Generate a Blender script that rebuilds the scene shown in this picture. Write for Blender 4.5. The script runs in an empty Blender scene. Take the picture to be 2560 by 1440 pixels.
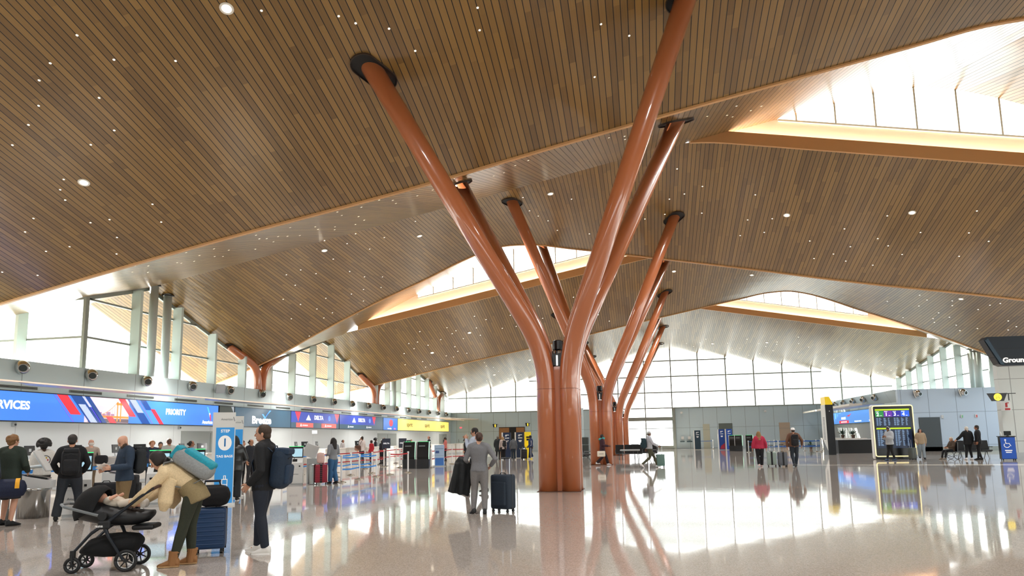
import bpy, bmesh, math, random
from mathutils import Vector, Matrix, Euler
random.seed(7)
PI = math.pi
scn = bpy.context.scene
COL = scn.collection
def lin(c):
    if isinstance(c, str):
        c = c.lstrip('#'); c = [int(c[i:i+2], 16) / 255 for i in (0, 2, 4)]
    return [(v / 12.92 if v <= .04045 else ((v + .055) / 1.055) ** 2.4) for v in c]
MATS = {}
def mat(name, col='#808080', rough=.5, metal=0., emit=0., spec=.5, coat=0., ecol=None, noise=0., nscale=40.):
    if name in MATS: return MATS[name]
    m = bpy.data.materials.new(name); m.use_nodes = True
    nt = m.node_tree; b = nt.nodes['Principled BSDF']
    c = lin(col)
    b.inputs['Base Color'].default_value = (*c, 1)
    b.inputs['Roughness'].default_value = rough
    b.inputs['Metallic'].default_value = metal
    b.inputs['Specular IOR Level'].default_value = spec
    b.inputs['Coat Weight'].default_value = coat
    if emit:
        e = lin(ecol) if ecol else c
        b.inputs['Emission Color'].default_value = (*e, 1)
        b.inputs['Emission Strength'].default_value = emit
    if noise:
        n = nt.nodes.new('ShaderNodeTexNoise'); n.inputs['Scale'].default_value = nscale
        n.inputs['Detail'].default_value = 4
        tc = nt.nodes.new('ShaderNodeTexCoord'); nt.links.new(tc.outputs['Object'], n.inputs['Vector'])
        r = nt.nodes.new('ShaderNodeValToRGB')
        r.color_ramp.elements[0].position = .3; r.color_ramp.elements[1].position = .7
        r.color_ramp.elements[0].color = (*[v * (1 - noise) for v in c], 1)
        r.color_ramp.elements[1].color = (*[min(1, v * (1 + noise)) for v in c], 1)
        nt.links.new(n.outputs['Fac'], r.inputs['Fac']); nt.links.new(r.outputs['Color'], b.inputs['Base Color'])
        bp = nt.nodes.new('ShaderNodeBump'); bp.inputs['Strength'].default_value = .25; bp.inputs['Distance'].default_value = .01
        nt.links.new(n.outputs['Fac'], bp.inputs['Height']); nt.links.new(bp.outputs['Normal'], b.inputs['Normal'])
    MATS[name] = m
    return m
class MB:
    """collects geometry; each face carries a material slot"""
    def __init__(s): s.v = []; s.f = []; s.m = []; s.sm = []; s.cur = 0; s.smooth = False
    def face(s, ids): s.f.append(tuple(ids)); s.m.append(s.cur); s.sm.append(s.smooth)
    def quad(s, a, b, c, d):
        n = len(s.v); s.v += [tuple(a), tuple(b), tuple(c), tuple(d)]; s.face((n, n+1, n+2, n+3)); return s
    def poly(s, pts):
        n = len(s.v); s.v += [tuple(p) for p in pts]; s.face(range(n, n + len(pts))); return s
    def box(s, c, d, M=None, taper=1.):
        n = len(s.v); hx, hy, hz = d[0]/2, d[1]/2, d[2]/2
        for z in (-1, 1):
            t = taper if z > 0 else 1
            for y in (-1, 1):
                for x in (-1, 1):
                    p = Vector((x*hx*t, y*hy*t, z*hz))
                    if M is not None: p = M @ p
                    s.v.append((p.x + c[0], p.y + c[1], p.z + c[2]))
        for q in ((0,2,3,1),(4,5,7,6),(0,1,5,4),(2,6,7,3),(0,4,6,2),(1,3,7,5)): s.face([n+i for i in q])
        return s
    def rbox(s, c, d, r=.02, M=None, seg=2):
        """box with rounded vertical edges and softened top/bottom"""
        hx, hy, hz = d[0]/2, d[1]/2, d[2]/2; r = min(r, hx*.95, hy*.95, hz*.95)
        def ring(k, z):
            out = []
            for cx, cy, a0 in ((hx-r, hy-r, 0), (-hx+r, hy-r, PI/2), (-hx+r, -hy+r, PI), (hx-r, -hy+r, 1.5*PI)):
                for i in range(seg+1):
                    a = a0 + i*PI/2/seg
                    out.append(Vector((cx + (r-k)*math.cos(a), cy + (r-k)*math.sin(a), z)))
            return out
        rings = [ring(r*(1-math.sin(a)), -hz + r*(1-math.cos(a))) for a in [i*PI/2/seg for i in range(seg+1)]]
        rings += [ring(r*(1-math.cos(a)), hz - r*(1-math.sin(a))) for a in [i*PI/2/seg for i in range(seg+1)]]
        R2 = []
        for rg in rings:
            R2.append([tuple((M @ p if M is not None else p) + Vector(c)) for p in rg])
        return s.loft(R2)
    def loft(s, rings, cap=True, closed=True):
        n = len(s.v); k = len(rings[0])
        for r in rings: s.v += [tuple(p) for p in r]
        for i in range(len(rings)-1):
            for j in range(k if closed else k-1):
                a = n+i*k+j; b = n+i*k+(j+1) % k
                s.face((a, b, b+k, a+k))
        if cap and closed:
            s.face([n+j for j in reversed(range(k))]); s.face([n+(len(rings)-1)*k+j for j in range(k)])
        return s
    def tube(s, pts, rad, seg=8, cap=True, flat=1., up=None):
        pts = [Vector(p) for p in pts]
        if not isinstance(rad, (list, tuple)): rad = [rad]*len(pts)
        rings = []; prev = None
        for i, p in enumerate(pts):
            if i == 0: t = pts[1]-p
            elif i == len(pts)-1: t = p-pts[i-1]
            else: t = (pts[i+1]-p).normalized() + (p-pts[i-1]).normalized()
            t.normalize()
            if prev is None:
                a = Vector(up) if up else (Vector((0,0,1)) if abs(t.z) < .9 else Vector((1,0,0)))
                x = a.cross(t).normalized()
            else:
                x = (prev - t*prev.dot(t)).normalized()
            prev = x; y = t.cross(x)
            rings.append([p + rad[i]*(x*math.cos(2*PI*j/seg) + y*flat*math.sin(2*PI*j/seg)) for j in range(seg)])
        return s.loft(rings, cap)
    def cyl(s, a, b, r, seg=12, r2=None): return s.tube([a, b], [r, r if r2 is None else r2], seg)
    def lathe(s, prof, c=(0,0,0), seg=16, M=None):
        rings = []
        for r, z in prof:
            rg = []
            for j in range(seg):
                p = Vector((r*math.cos(2*PI*j/seg), r*math.sin(2*PI*j/seg), z))
                if M is not None: p = M @ p
                rg.append(p + Vector(c))
            rings.append(rg)
        return s.loft(rings)
    def ell(s, c, d, M=None, seg=12, rows=8):
        prof = [(math.sin(PI*i/rows), -math.cos(PI*i/rows)) for i in range(rows+1)]
        rings = []
        for r, z in prof:
            rg = []
            for j in range(seg):
                p = Vector((max(r, .02)*math.cos(2*PI*j/seg)*d[0], max(r, .02)*math.sin(2*PI*j/seg)*d[1], z*d[2]))
                if M is not None: p = M @ p
                rg.append(p + Vector(c))
            rings.append(rg)
        return s.loft(rings)
    def prism(s, pts, vec):
        """extrude a planar outline by vec"""
        n = len(s.v); k = len(pts); v = Vector(vec)
        s.v += [tuple(Vector(p)) for p in pts] + [tuple(Vector(p)+v) for p in pts]
        s.face([n+j for j in reversed(range(k))]); s.face([n+k+j for j in range(k)])
        for j in range(k): s.face((n+j, n+(j+1) % k, n+k+(j+1) % k, n+k+j))
        return s
    def mesh(s, name):
        me = bpy.data.meshes.new(name); me.from_pydata(s.v, [], s.f)
        me.polygons.foreach_set('material_index', s.m); me.polygons.foreach_set('use_smooth', s.sm)
        me.update(); return me
def fixn(me):
    bm = bmesh.new(); bm.from_mesh(me); bmesh.ops.recalc_face_normals(bm, faces=bm.faces); bm.to_mesh(me); bm.free()
def obj(name, mb, mats, parent=None, fix=True, **props):
    me = mb.mesh(name) if isinstance(mb, MB) else mb
    if fix: fixn(me)
    for m in (mats if isinstance(mats, (list, tuple)) else [mats]): me.materials.append(m)
    o = bpy.data.objects.new(name, me); COL.objects.link(o)
    if parent: o.parent = parent
    for k, v in props.items(): o[k] = v
    return o
def struct(name, mb, mats, parent=None, fix=True, **p):
    return obj(name, mb, mats, parent, fix, kind='structure', **p)
def tag(o, label, cat, group=None):
    o['label'] = label; o['category'] = cat; o['kind'] = 'thing'
    if group: o['group'] = group
    return o
def thing(name, label, cat, loc=(0,0,0), rz=0., group=None):
    o = bpy.data.objects.new(name, None); o.empty_display_size = .1; COL.objects.link(o)
    o.location = loc; o.rotation_euler = (0, 0, rz)
    return tag(o, label, cat, group)
def kids(o): return [c for c in KIDS.get(o.name, [])]
def dup(root, loc, rz=None, label=None, group=None):
    """copy a thing with its parts and sub-parts"""
    def cp(o, par):
        c = o.copy(); COL.objects.link(c)
        if par: c.parent = par
        for ch in o.children: cp(ch, c)
        return c
    r = cp(root, None); r.location = loc
    if rz is not None: r.rotation_euler = (0, 0, rz)
    if label: r['label'] = label
    if group: r['group'] = group
    return r
_FONT = []
def text(name, body, size, mt, loc, rot, parent=None, depth=.002, align='CENTER', bold=0., sx=1., **p):
    cu = bpy.data.curves.new(name, 'FONT'); cu.body = body; cu.size = size; cu.align_x = align; cu.align_y = 'CENTER'
    cu.extrude = depth; cu.offset = bold; cu.resolution_u = 3
    t = bpy.data.objects.new(name, cu); COL.objects.link(t)
    bpy.context.view_layer.update()
    me = bpy.data.meshes.new_from_object(t.evaluated_get(bpy.context.evaluated_depsgraph_get()))
    bpy.data.objects.remove(t); bpy.data.curves.remove(cu)
    me.transform(Matrix.Diagonal((sx, 1, 1, 1)))
    me.materials.clear(); me.materials.append(mt)
    o = bpy.data.objects.new(name, me); COL.objects.link(o)
    o.location = loc; o.rotation_euler = rot
    if parent: o.parent = parent
    for k, v in p.items(): o[k] = v
    return o
SKY, SUN, EXPO, COVE = .55, 3.2, 3.15, 3.
WOOD = ('#6c4f25', '#9c783f'); WROUGH = .3
LAMP, SPOTW, CANW = .6, 220, 26
EMS = .9 * 2**-EXPO
# ------------------------------------------------------------------ camera
cam = bpy.data.cameras.new('camera'); camo = bpy.data.objects.new('camera', cam); COL.objects.link(camo)
_yaw, _pit, _rol = 0.190430493, 0.132547148, -0.0172966223
_f = Vector((-math.sin(_yaw)*math.cos(_pit), math.cos(_yaw)*math.cos(_pit), math.sin(_pit)))
_r = Vector((math.cos(_yaw), math.sin(_yaw), 0)); _u = _r.cross(_f)
_r2 = _r*math.cos(_rol) + _u*math.sin(_rol); _u2 = _u*math.cos(_rol) - _r*math.sin(_rol)
M = Matrix((( _r2.x, _u2.x, -_f.x), (_r2.y, _u2.y, -_f.y), (_r2.z, _u2.z, -_f.z)))
camo.matrix_world = Matrix.Translation((0, 0, 1.5)) @ M.to_4x4()
cam.sensor_width = 36; cam.lens = 36*1707/2560; cam.shift_y = (869.336-720)/2560; cam.clip_end = 600; cam.clip_start = .05
scn.camera = camo
# ------------------------------------------------------------------ sky and sun
w = bpy.data.worlds.new('sky'); scn.world = w; w.use_nodes = True
nt = w.node_tree; bg = nt.nodes['Background']
tc = nt.nodes.new('ShaderNodeTexCoord'); sx = nt.nodes.new('ShaderNodeSeparateXYZ'); nt.links.new(tc.outputs['Generated'], sx.inputs[0])
rp = nt.nodes.new('ShaderNodeValToRGB'); nt.links.new(sx.outputs['Z'], rp.inputs['Fac'])
rp.color_ramp.elements[0].position = 0.; rp.color_ramp.elements[0].color = (1, .99, .97, 1)
rp.color_ramp.elements[1].position = .8; rp.color_ramp.elements[1].color = (.80, .90, 1.0, 1)
nt.links.new(rp.outputs['Color'], bg.inputs['Color']); bg.inputs['Strength'].default_value = SKY
sun = bpy.data.lights.new('sun', 'SUN'); sun.energy = SUN; sun.angle = .01; sun.color = (1, .93, .82)
suno = bpy.data.objects.new('sun', sun); COL.objects.link(suno)
suno.rotation_euler = Vector((.78, -.46, -.45)).to_track_quat('-Z', 'Y').to_euler()
vs = scn.view_settings; vs.view_transform = 'Standard'; vs.look = 'None'; vs.exposure = EXPO; vs.gamma = 1; vs.use_curve_mapping = False
scn.cycles.use_denoising = True; scn.cycles.max_bounces = 8; scn.cycles.diffuse_bounces = 5; scn.cycles.glossy_bounces = 4
scn.cycles.transparent_max_bounces = 12; scn.cycles.sample_clamp_indirect = 6; scn.cycles.caustics_reflective = False; scn.cycles.caustics_refractive = False
# ------------------------------------------------------------------ surface materials
def wood_slats(name, period=.18, gap=.12, axis='X'):
    m = bpy.data.materials.new(name); m.use_nodes = True; nt = m.node_tree; N = nt.nodes.new; L = nt.links.new
    b = nt.nodes['Principled BSDF']
    tc = N('ShaderNodeTexCoord'); sp = N('ShaderNodeSeparateXYZ'); L(tc.outputs['Object'], sp.inputs[0])
    def mth(op, a, bb=None, c=None):
        n = N('ShaderNodeMath'); n.operation = op
        for i, v in enumerate((a, bb, c)):
            if v is None: continue
            if isinstance(v, (int, float)): n.inputs[i].default_value = v
            else: L(v, n.inputs[i])
        return n.outputs[0]
    u = mth('DIVIDE', sp.outputs['X'], period); iu = mth('FLOOR', u); fu = mth('FRACT', u)
    wn = N('ShaderNodeTexWhiteNoise'); wn.noise_dimensions = '1D'; L(iu, wn.inputs['W'])
    yy = mth('DIVIDE', mth('ADD', sp.outputs['Y'], mth('MULTIPLY', wn.outputs['Value'], 9.)), 2.4); iy = mth('FLOOR', yy)
    cv = N('ShaderNodeCombineXYZ'); L(iu, cv.inputs[0]); L(iy, cv.inputs[1])
    w2 = N('ShaderNodeTexWhiteNoise'); w2.noise_dimensions = '3D'; L(cv.outputs[0], w2.inputs['Vector'])
    mp = N('ShaderNodeMapping'); mp.inputs['Scale'].default_value = (30, 1.2, 1.2); L(tc.outputs['Object'], mp.inputs[0])
    ns = N('ShaderNodeTexNoise'); ns.inputs['Scale'].default_value = 1.; ns.inputs['Detail'].default_value = 3; L(mp.outputs[0], ns.inputs['Vector'])
    ramp = N('ShaderNodeValToRGB'); L(mth('ADD', mth('MULTIPLY', w2.outputs['Value'], .65), mth('MULTIPLY', ns.outputs['Fac'], .35)), ramp.inputs['Fac'])
    e = ramp.color_ramp.elements
    e[0].position = .05; e[0].color = (*lin(WOOD[0]), 1); e[1].position = .95; e[1].color = (*lin(WOOD[1]), 1)
    g = mth('GREATER_THAN', fu, 1-gap)
    mx = N('ShaderNodeMix'); mx.data_type = 'RGBA'; L(g, mx.inputs['Factor']); L(ramp.outputs['Color'], mx.inputs['A']); mx.inputs['B'].default_value = (.006, .005, .004, 1)
    L(mx.outputs['Result'], b.inputs['Base Color'])
    L(mth('MULTIPLY_ADD', g, .5, WROUGH), b.inputs['Roughness'])
    b.inputs['Specular IOR Level'].default_value = .5
    b.inputs['Coat Weight'].default_value = .45; b.inputs['Coat Roughness'].default_value = .22
    return m
def terrazzo():
    m = bpy.data.materials.new('terrazzo'); m.use_nodes = True; nt = m.node_tree; N = nt.nodes.new; L = nt.links.new
    b = nt.nodes['Principled BSDF']; tc = N('ShaderNodeTexCoord')
    v = N('ShaderNodeTexVoronoi'); v.inputs['Scale'].default_value = 90.; L(tc.outputs['Object'], v.inputs['Vector'])
    r = N('ShaderNodeValToRGB'); L(v.outputs['Color'], r.inputs['Fac'])
    e = r.color_ramp.elements; e[0].color = (*lin('#aaa198'), 1); e[1].color = (*lin('#d2cac1'), 1); e[0].position = .15; e[1].position = .85
    n2 = N('ShaderNodeTexNoise'); n2.inputs['Scale'].default_value = .25; L(tc.outputs['Object'], n2.inputs['Vector'])
    mx = N('ShaderNodeMix'); mx.data_type = 'RGBA'; mx.blend_type = 'MULTIPLY'; mx.inputs['Factor'].default_value = .25
    L(r.outputs['Color'], mx.inputs['A']); L(n2.outputs['Fac'], mx.inputs['B']); L(mx.outputs['Result'], b.inputs['Base Color'])
    b.inputs['Roughness'].default_value = .05; b.inputs['Specular IOR Level'].default_value = .5
    n3 = N('ShaderNodeTexNoise'); n3.inputs['Scale'].default_value = .8; n3.inputs['Detail'].default_value = 2; L(tc.outputs['Object'], n3.inputs['Vector'])
    bp = N('ShaderNodeBump'); bp.inputs['Strength'].default_value = .07; bp.inputs['Distance'].default_value = .02
    L(n3.outputs['Fac'], bp.inputs['Height']); L(bp.outputs['Normal'], b.inputs['Normal'])
    return m
def panel_mat(name, col, px=1.9, pz=2.35, off=(0, 0), axis='Y', rough=.35, jk=.45):
    """metal wall panels with dark joints, drawn along one horizontal axis"""
    m = bpy.data.materials.new(name); m.use_nodes = True; nt = m.node_tree; N = nt.nodes.new; L = nt.links.new
    b = nt.nodes['Principled BSDF']; tc = N('ShaderNodeTexCoord'); sp = N('ShaderNodeSeparateXYZ'); L(tc.outputs['Object'], sp.inputs[0])
    def mth(op, a, bb=None):
        n = N('ShaderNodeMath'); n.operation = op
        for i, v in enumerate((a, bb)):
            if v is None: continue
            if isinstance(v, (int, float)): n.inputs[i].default_value = v
            else: L(v, n.inputs[i])
        return n.outputs[0]
    def joint(s, per, o, wd):
        f = mth('FRACT', mth('DIVIDE', mth('SUBTRACT', s, o), per)); return mth('LESS_THAN', f, wd/per)
    j = mth('MAXIMUM', joint(sp.outputs[axis], px, off[0], .035), joint(sp.outputs['Z'], pz, off[1], .03))
    mx = N('ShaderNodeMix'); mx.data_type = 'RGBA'; L(j, mx.inputs['Factor'])
    mx.inputs['A'].default_value = (*lin(col), 1); mx.inputs['B'].default_value = (*[v*jk for v in lin(col)], 1)
    L(mx.outputs['Result'], b.inputs['Base Color']); b.inputs['Roughness'].default_value = rough
    return m
def glass_mat():
    m = bpy.data.materials.new('window_glass'); m.use_nodes = True; nt = m.node_tree; N = nt.nodes.new; L = nt.links.new
    nt.nodes.remove(nt.nodes['Principled BSDF']); out = nt.nodes['Material Output']
    t = N('ShaderNodeBsdfTransparent'); t.inputs['Color'].default_value = (.93, .97, .96, 1)
    g = N('ShaderNodeBsdfGlossy'); g.inputs['Roughness'].default_value = .02
    lw = N('ShaderNodeLayerWeight'); pw = N('ShaderNodeMath'); pw.operation = 'POWER'; L(lw.outputs['Facing'], pw.inputs[0]); pw.inputs[1].default_value = 5
    fr = N('ShaderNodeMath'); fr.operation = 'MULTIPLY_ADD'; L(pw.outputs[0], fr.inputs[0]); fr.inputs[1].default_value = .9; fr.inputs[2].default_value = .05
    mx = N('ShaderNodeMixShader'); L(fr.outputs[0], mx.inputs[0]); L(t.outputs[0], mx.inputs[1]); L(g.outputs[0], mx.inputs[2]); L(mx.outputs[0], out.inputs['Surface'])
    return m
WOODM = wood_slats('wood_slats')
FLOORM = terrazzo()
GLASS = glass_mat()
PLAINWOOD = mat('plain_wood', '#9a6b3c', .45, noise=.12, nscale=6)
LIPWOOD = mat('lip_wood', '#d8a670', .45)
PARAPET = panel_mat('parapet_panel', '#bfd0d2', 3.0, 9., (1.2, 0.), 'Y', .4)
WHITEWALL = panel_mat('white_wall', '#d6dcdc', 3.0, 2.45, (1.2, 0.0), 'Y', .35, .75)
FARWALL = panel_mat('grey_panel', '#bccfd6', 1.55, 2.35, (.3, 0.06), 'X', .35)
FRONTWALL = panel_mat('blue_grey_panel', '#a9b9c8', 1.95, 2.5, (.2, .45), 'X', .35)
FASCIA = mat('fascia_white', '#e6ddcf', .6)
FRAME = mat('frame_grey', '#8f968f', .4, .3)
FIN = mat('fin_pale', '#c3d0cb', .35)
DARK = mat('dark_gap', '#0b0a0a', .6)
GREYPIPE = mat('pipe_grey', '#b3bcb9', .35)
# ------------------------------------------------------------------ roof shape: folded strips, each 18.7 m
VP = [(-31, 5.1), (-23.5, 6.5), (-18.65, 7.5), (-14, 8.4), (-7.5, 9.55), (-1.76, 10.7), (4, 11.8), (8, 12.55), (10.3, 12.95), (11.6, 13.0),
      (13, 12.75), (14.45, 12.26), (16.76, 11.26), (19.9, 10.0), (23.7, 8.29), (27.5, 6.5), (35, 3.9)]
def herm(P, x):
    n = len(P)
    if x <= P[0][0]: return P[0][1]
    if x >= P[-1][0]: return P[-1][1]
    for i in range(n-1):
        if x <= P[i+1][0]: break
    def sl(j):
        if j == 0: return (P[1][1]-P[0][1])/(P[1][0]-P[0][0])
        if j == n-1: return (P[-1][1]-P[-2][1])/(P[-1][0]-P[-2][0])
        a = (P[j][1]-P[j-1][1])/(P[j][0]-P[j-1][0]); b = (P[j+1][1]-P[j][1])/(P[j+1][0]-P[j][0])
        return 0 if a*b <= 0 else 2*a*b/(a+b)
    x0, y0 = P[i]; x1, y1 = P[i+1]; h = x1-x0; t = (x-x0)/h
    return (2*t**3-3*t**2+1)*y0 + (t**3-2*t**2+t)*h*sl(i) + (-2*t**3+3*t**2)*y1 + (t**3-t**2)*h*sl(i+1)
YV = {-1: -17.0, 0: 1.6, 1: 20.3, 2: 39.0, 3: 57.6, 4: 82.0}
YC = {-2: -26., -1: -8.0, 0: 10.7, 1: 29.2, 2: 48.2, 3: 67.0}
def Vz(n, x):
    if n == 4: return 11.66 - .183*abs(x-2.9) if abs(x-2.9) > 1.5 else 11.66 - .183*(.75 + (x-2.9)**2/3)
    return herm(VP, x if n % 2 else 4-x)
def Cz(x):
    d = abs(x-2); return 14.3 - .188*(d if d > 2 else 1 + d*d/4)
def Tz(n, x):
    return max(Cz(x), Vz(n, x)+2.8)
def Dz(n, x, y):
    t = (y-YC[n-1])/(YV[n]-YC[n-1]); return Cz(x)*(1-t) + Vz(n, x)*t
def Rz(n, x, y):
    t = (y-YV[n])/(YC[n]+.5-YV[n]); return Vz(n, x)*(1-t) + Tz(n, x)*t
def ceilz(x, y):
    for n in range(0, 5):
        if YC[n-1] <= y <= YV[n]: return Dz(n, x, y)
        if n < 4 and YV[n] < y < YC[n]: return Rz(n, x, y)
    return 12
XL, XR = -24.15, 27.4
JOGL, JOGR = 25.65, 58.5
def xr(y):
    return (-31. if y < 40 else -28.), (33. if y < 40 else 32.)
def ceiling():
    mb = MB(); mb.smooth = False
    NX = 132; xs = [-31 + 66*i/NX for i in range(NX+1)]
    for n in range(-1, 5):
        ysD = [YC[n-1] + (YV[n]-YC[n-1])*j/6 for j in range(7)]
        for (fn, ys) in ((Dz, ysD),) + (((Rz, [YV[n] + (YC[n]+.5-YV[n])*j/6 for j in range(7)]),) if n < 4 else ()):
            base = len(mb.v)
            for y in ys:
                for x in xs: mb.v.append((x, y, fn(n, x, y)))
            k = NX+1
            for j in range(6):
                for i in range(NX):
                    yc = (ys[j]+ys[j+1])/2
                    if (yc > 25 and xs[i] < -27.8) or (yc > 40 and xs[i] > 28.9): continue
                    mb.face((base+j*k+i, base+(j+1)*k+i, base+(j+1)*k+i+1, base+j*k+i+1))
    o = struct('ceiling', mb, WOODM, fix=False)
    return o
ceiling()
# edge trims along the valleys, light lips, fascias and clerestory windows along the crests
for n in range(0, 4):
    mb = MB(); xs = [-31+66*i/132 for i in range(133)]
    rings = []
    for x in xs:
        z = Vz(n, x); y = YV[n]
        rings.append([(x, y-.06, z-.05), (x, y+.06, z-.05), (x, y+.06, z+.12), (x, y-.06, z+.12)])
    mb.loft(rings); struct('trim_%d' % (n+1), mb, LIPWOOD)
wi = 0
for n in range(-1, 4):
    odd = n % 2
    x0, x1 = (2.4, 25.2) if odd else (-21.2, 1.6)
    y = YC[n]; N = 46; xs = [x0+(x1-x0)*i/N for i in range(N+1)]
    lip = MB(); rings = []
    for x in xs:
        z = Cz(x); hgt = min(.5, max(.02, Tz(n, x)-z-.02))
        rings.append([(x, y-.08, z-.03), (x, y+.04, z-.03), (x, y+.04, z+hgt), (x, y-.08, z+hgt)])
    lip.loft(rings); struct('trim_%d' % (n+11), lip, LIPWOOD)
    fa = MB()
    g0, g1 = (6.15, 20.6) if odd else (4-20.6, 4-6.15)
    xs2 = sorted(set([round(v, 4) for v in xs] + [g0, g1]))
    for a, b in zip(xs2[:-1], xs2[1:]):
        def top(x): 
            return min(Tz(n, x), Cz(x)+1.42) if g0 <= (a+b)/2 <= g1 else Tz(n, x)
        fa.quad((a, y+.5, Cz(a)-.05), (b, y+.5, Cz(b)-.05), (b, y+.5, top(b)), (a, y+.5, top(a)))
    for a, b in zip(xs2[:-1], xs2[1:]):
        fa.quad((a, y-.02, Cz(a)), (b, y-.02, Cz(b)), (b, y+.5, Cz(b)), (a, y+.5, Cz(a)))
    struct('wall_clerestory_%d' % (n+2), fa, FASCIA, fix=False)
    cv = MB()
    cx = [x for x in xs if Tz(n, x)-Cz(x) > .35]
    rings = [[(x, y+.12, Cz(x)+.12), (x, y+.3, Cz(x)+.12), (x, y+.3, Cz(x)+.16), (x, y+.12, Cz(x)+.16)] for x in cx]
    cv.loft(rings); tag(obj('cove_light', cv, mat('cove_led', '#ffeeda', emit=COVE)), 
        ['warm hidden strip light behind the lip over the entrance side', 'warm hidden strip light behind the nearest overhead lip', 'warm hidden strip light under the big clerestory at upper right', 'warm hidden strip light under the clerestory behind the near tree column', 'warm hidden strip light under the far clerestory right of the columns'][n+1], 'strip light')
    wi += 1
    gl = MB(); fr = MB()
    gx = sorted(set([g0+(g1-g0)*i/40 for i in range(41)]))
    for a, b in zip(gx[:-1], gx[1:]):
        gl.quad((a, y+.5, Cz(a)+1.42), (b, y+.5, Cz(b)+1.42), (b, y+.5, max(Tz(n, b), Cz(b)+1.43)), (a, y+.5, max(Tz(n, a), Cz(a)+1.43)))
    win = struct('window_%d' % wi, gl, GLASS, fix=False)
    k = -3
    while True:
        xm = 6.89+1.56*k; k += 1
        if not odd: xm = 4-xm
        if k > 20: break
        if g0 < xm < g1 and Tz(n, xm)-Cz(xm)-1.42 > .15:
            fr.box((xm, y+.5, (Tz(n, xm)+Cz(xm)+1.42)/2), (.07, .14, Tz(n, xm)-Cz(xm)-1.42))
    rings = [[(x, y+.42, Cz(x)+1.38), (x, y+.56, Cz(x)+1.38), (x, y+.56, Cz(x)+1.46), (x, y+.42, Cz(x)+1.46)] for x in gx]
    fr.loft(rings)
    struct('window_frame', fr, FIN, win)
# ------------------------------------------------------------------ floor
mb = MB(); mb.quad((-31.2, -30, 0), (35.2, -30, 0), (35.2, 82.3, 0), (-31.2, 82.3, 0)); struct('floor', mb, FLOORM)
mb = MB(); mb.quad((-300, -300, -.05), (300, -300, -.05), (300, 400, -.05), (-300, 400, -.05)); struct('ground_outside', mb, mat('apron_concrete', '#e2e0da', .8))
# ------------------------------------------------------------------ left side: ticket wall, bulkhead, glazing
mb = MB()
mb.box((-23.87, 33, 1.24), (.3, 98, 2.48))
struct('wall_left', mb, WHITEWALL)
mb = MB()
mb.prism([(-23.6, -16, 2.47), (-23.6, -16, 4.83), (-24.6, -16, 4.83), (-24.6, -16, 2.47)], (0, 98, 0))
struct('wall_left_bulkhead', mb, PARAPET)
def glazing(name, pts_fn, s_list, z0, zt_fn, trans, fins, fin_d, thick=.06, frm=FRAME):
    pass
def side_glazing(name, X, y0, y1, sgn, fin_ys, trans, z0=4.83):
    gl = MB(); N = 60; ys = [y0+(y1-y0)*i/N for i in range(N+1)]
    for a, b in zip(ys[:-1], ys[1:]): gl.quad((X, a, z0), (X, b, z0), (X, b, max(ceilz(X, b), z0+.02)), (X, a, max(ceilz(X, a), z0+.02)))
    win = struct(name, gl, GLASS, fix=False)
    fr = MB()
    for z in trans:
        seg = None
        for a, b in zip(ys[:-1], ys[1:]):
            if ceilz(X, (a+b)/2) > z+.1: fr.box((X, (a+b)/2, z), (.12, b-a+.001, .09))
    struct('window_transom', fr, FRAME, win)
    fn = MB()
    for y in fin_ys:
        zt = ceilz(X, y)-.05
        if zt > z0+.2: fn.box((X-sgn*.27, y, (z0+zt)/2), (.5, .16, zt-z0))
    struct('window_fin', fn, FIN, win)
    tp = MB()
    rings = [[(X-.06, y, ceilz(X, y)-.16), (X+.06, y, ceilz(X, y)-.16), (X+.06, y, ceilz(X, y)+.02), (X-.06, y, ceilz(X, y)+.02)] for y in ys]
    tp.loft(rings); struct('window_head', tp, FRAME, win)
    return win
side_glazing('window_6', XL, JOGL, 82, -1, [28.4+2.98*i for i in range(18) if i not in (9,)], [6.28, 8.0])
side_glazing('window_7', XR, JOGR-10, 82, 1, [48.4+2.93*i for i in range(12)], [6.4, 8.0])
# glazed return wall at the jog on the left
gl = MB(); xs = [XL-.7*i for i in range(0, 12)]
for a, b in zip(xs[:-1], xs[1:]): gl.quad((a, JOGL, 0), (b, JOGL, 0), (b, JOGL, ceilz(b, JOGL)), (a, JOGL, ceilz(a, JOGL)))
win = struct('window_8', gl, GLASS, fix=False)
fr = MB()
for z in (6.28, 8.0): fr.box((XL-3.8, JOGL, z), (7.6, .12, .09))
fr.box((XL, JOGL, 6.9), (.14, .2, 4.2)); struct('window_transom', fr, FRAME, win)
fn = MB(); fn.box((XL-3.05, JOGL-.27, 6.6), (.16, .5, 3.6)); fn.box((XL-6.1, JOGL-.27, 6.6), (.16, .5, 3.0)); struct('window_fin', fn, FIN, win)
# outer left and right glazing of the nearer, wider part of the hall
gl = MB(); gl.quad((-31, -26, 0), (-31, JOGL, 0), (-31, JOGL, 9), (-31, -26, 9)); struct('window_9', gl, GLASS, fix=False)
gl = MB(); gl.quad((33, -26, 0), (33, 39, 0), (33, 39, 9), (33, -26, 9)); struct('window_10', gl, GLASS, fix=False)
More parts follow.
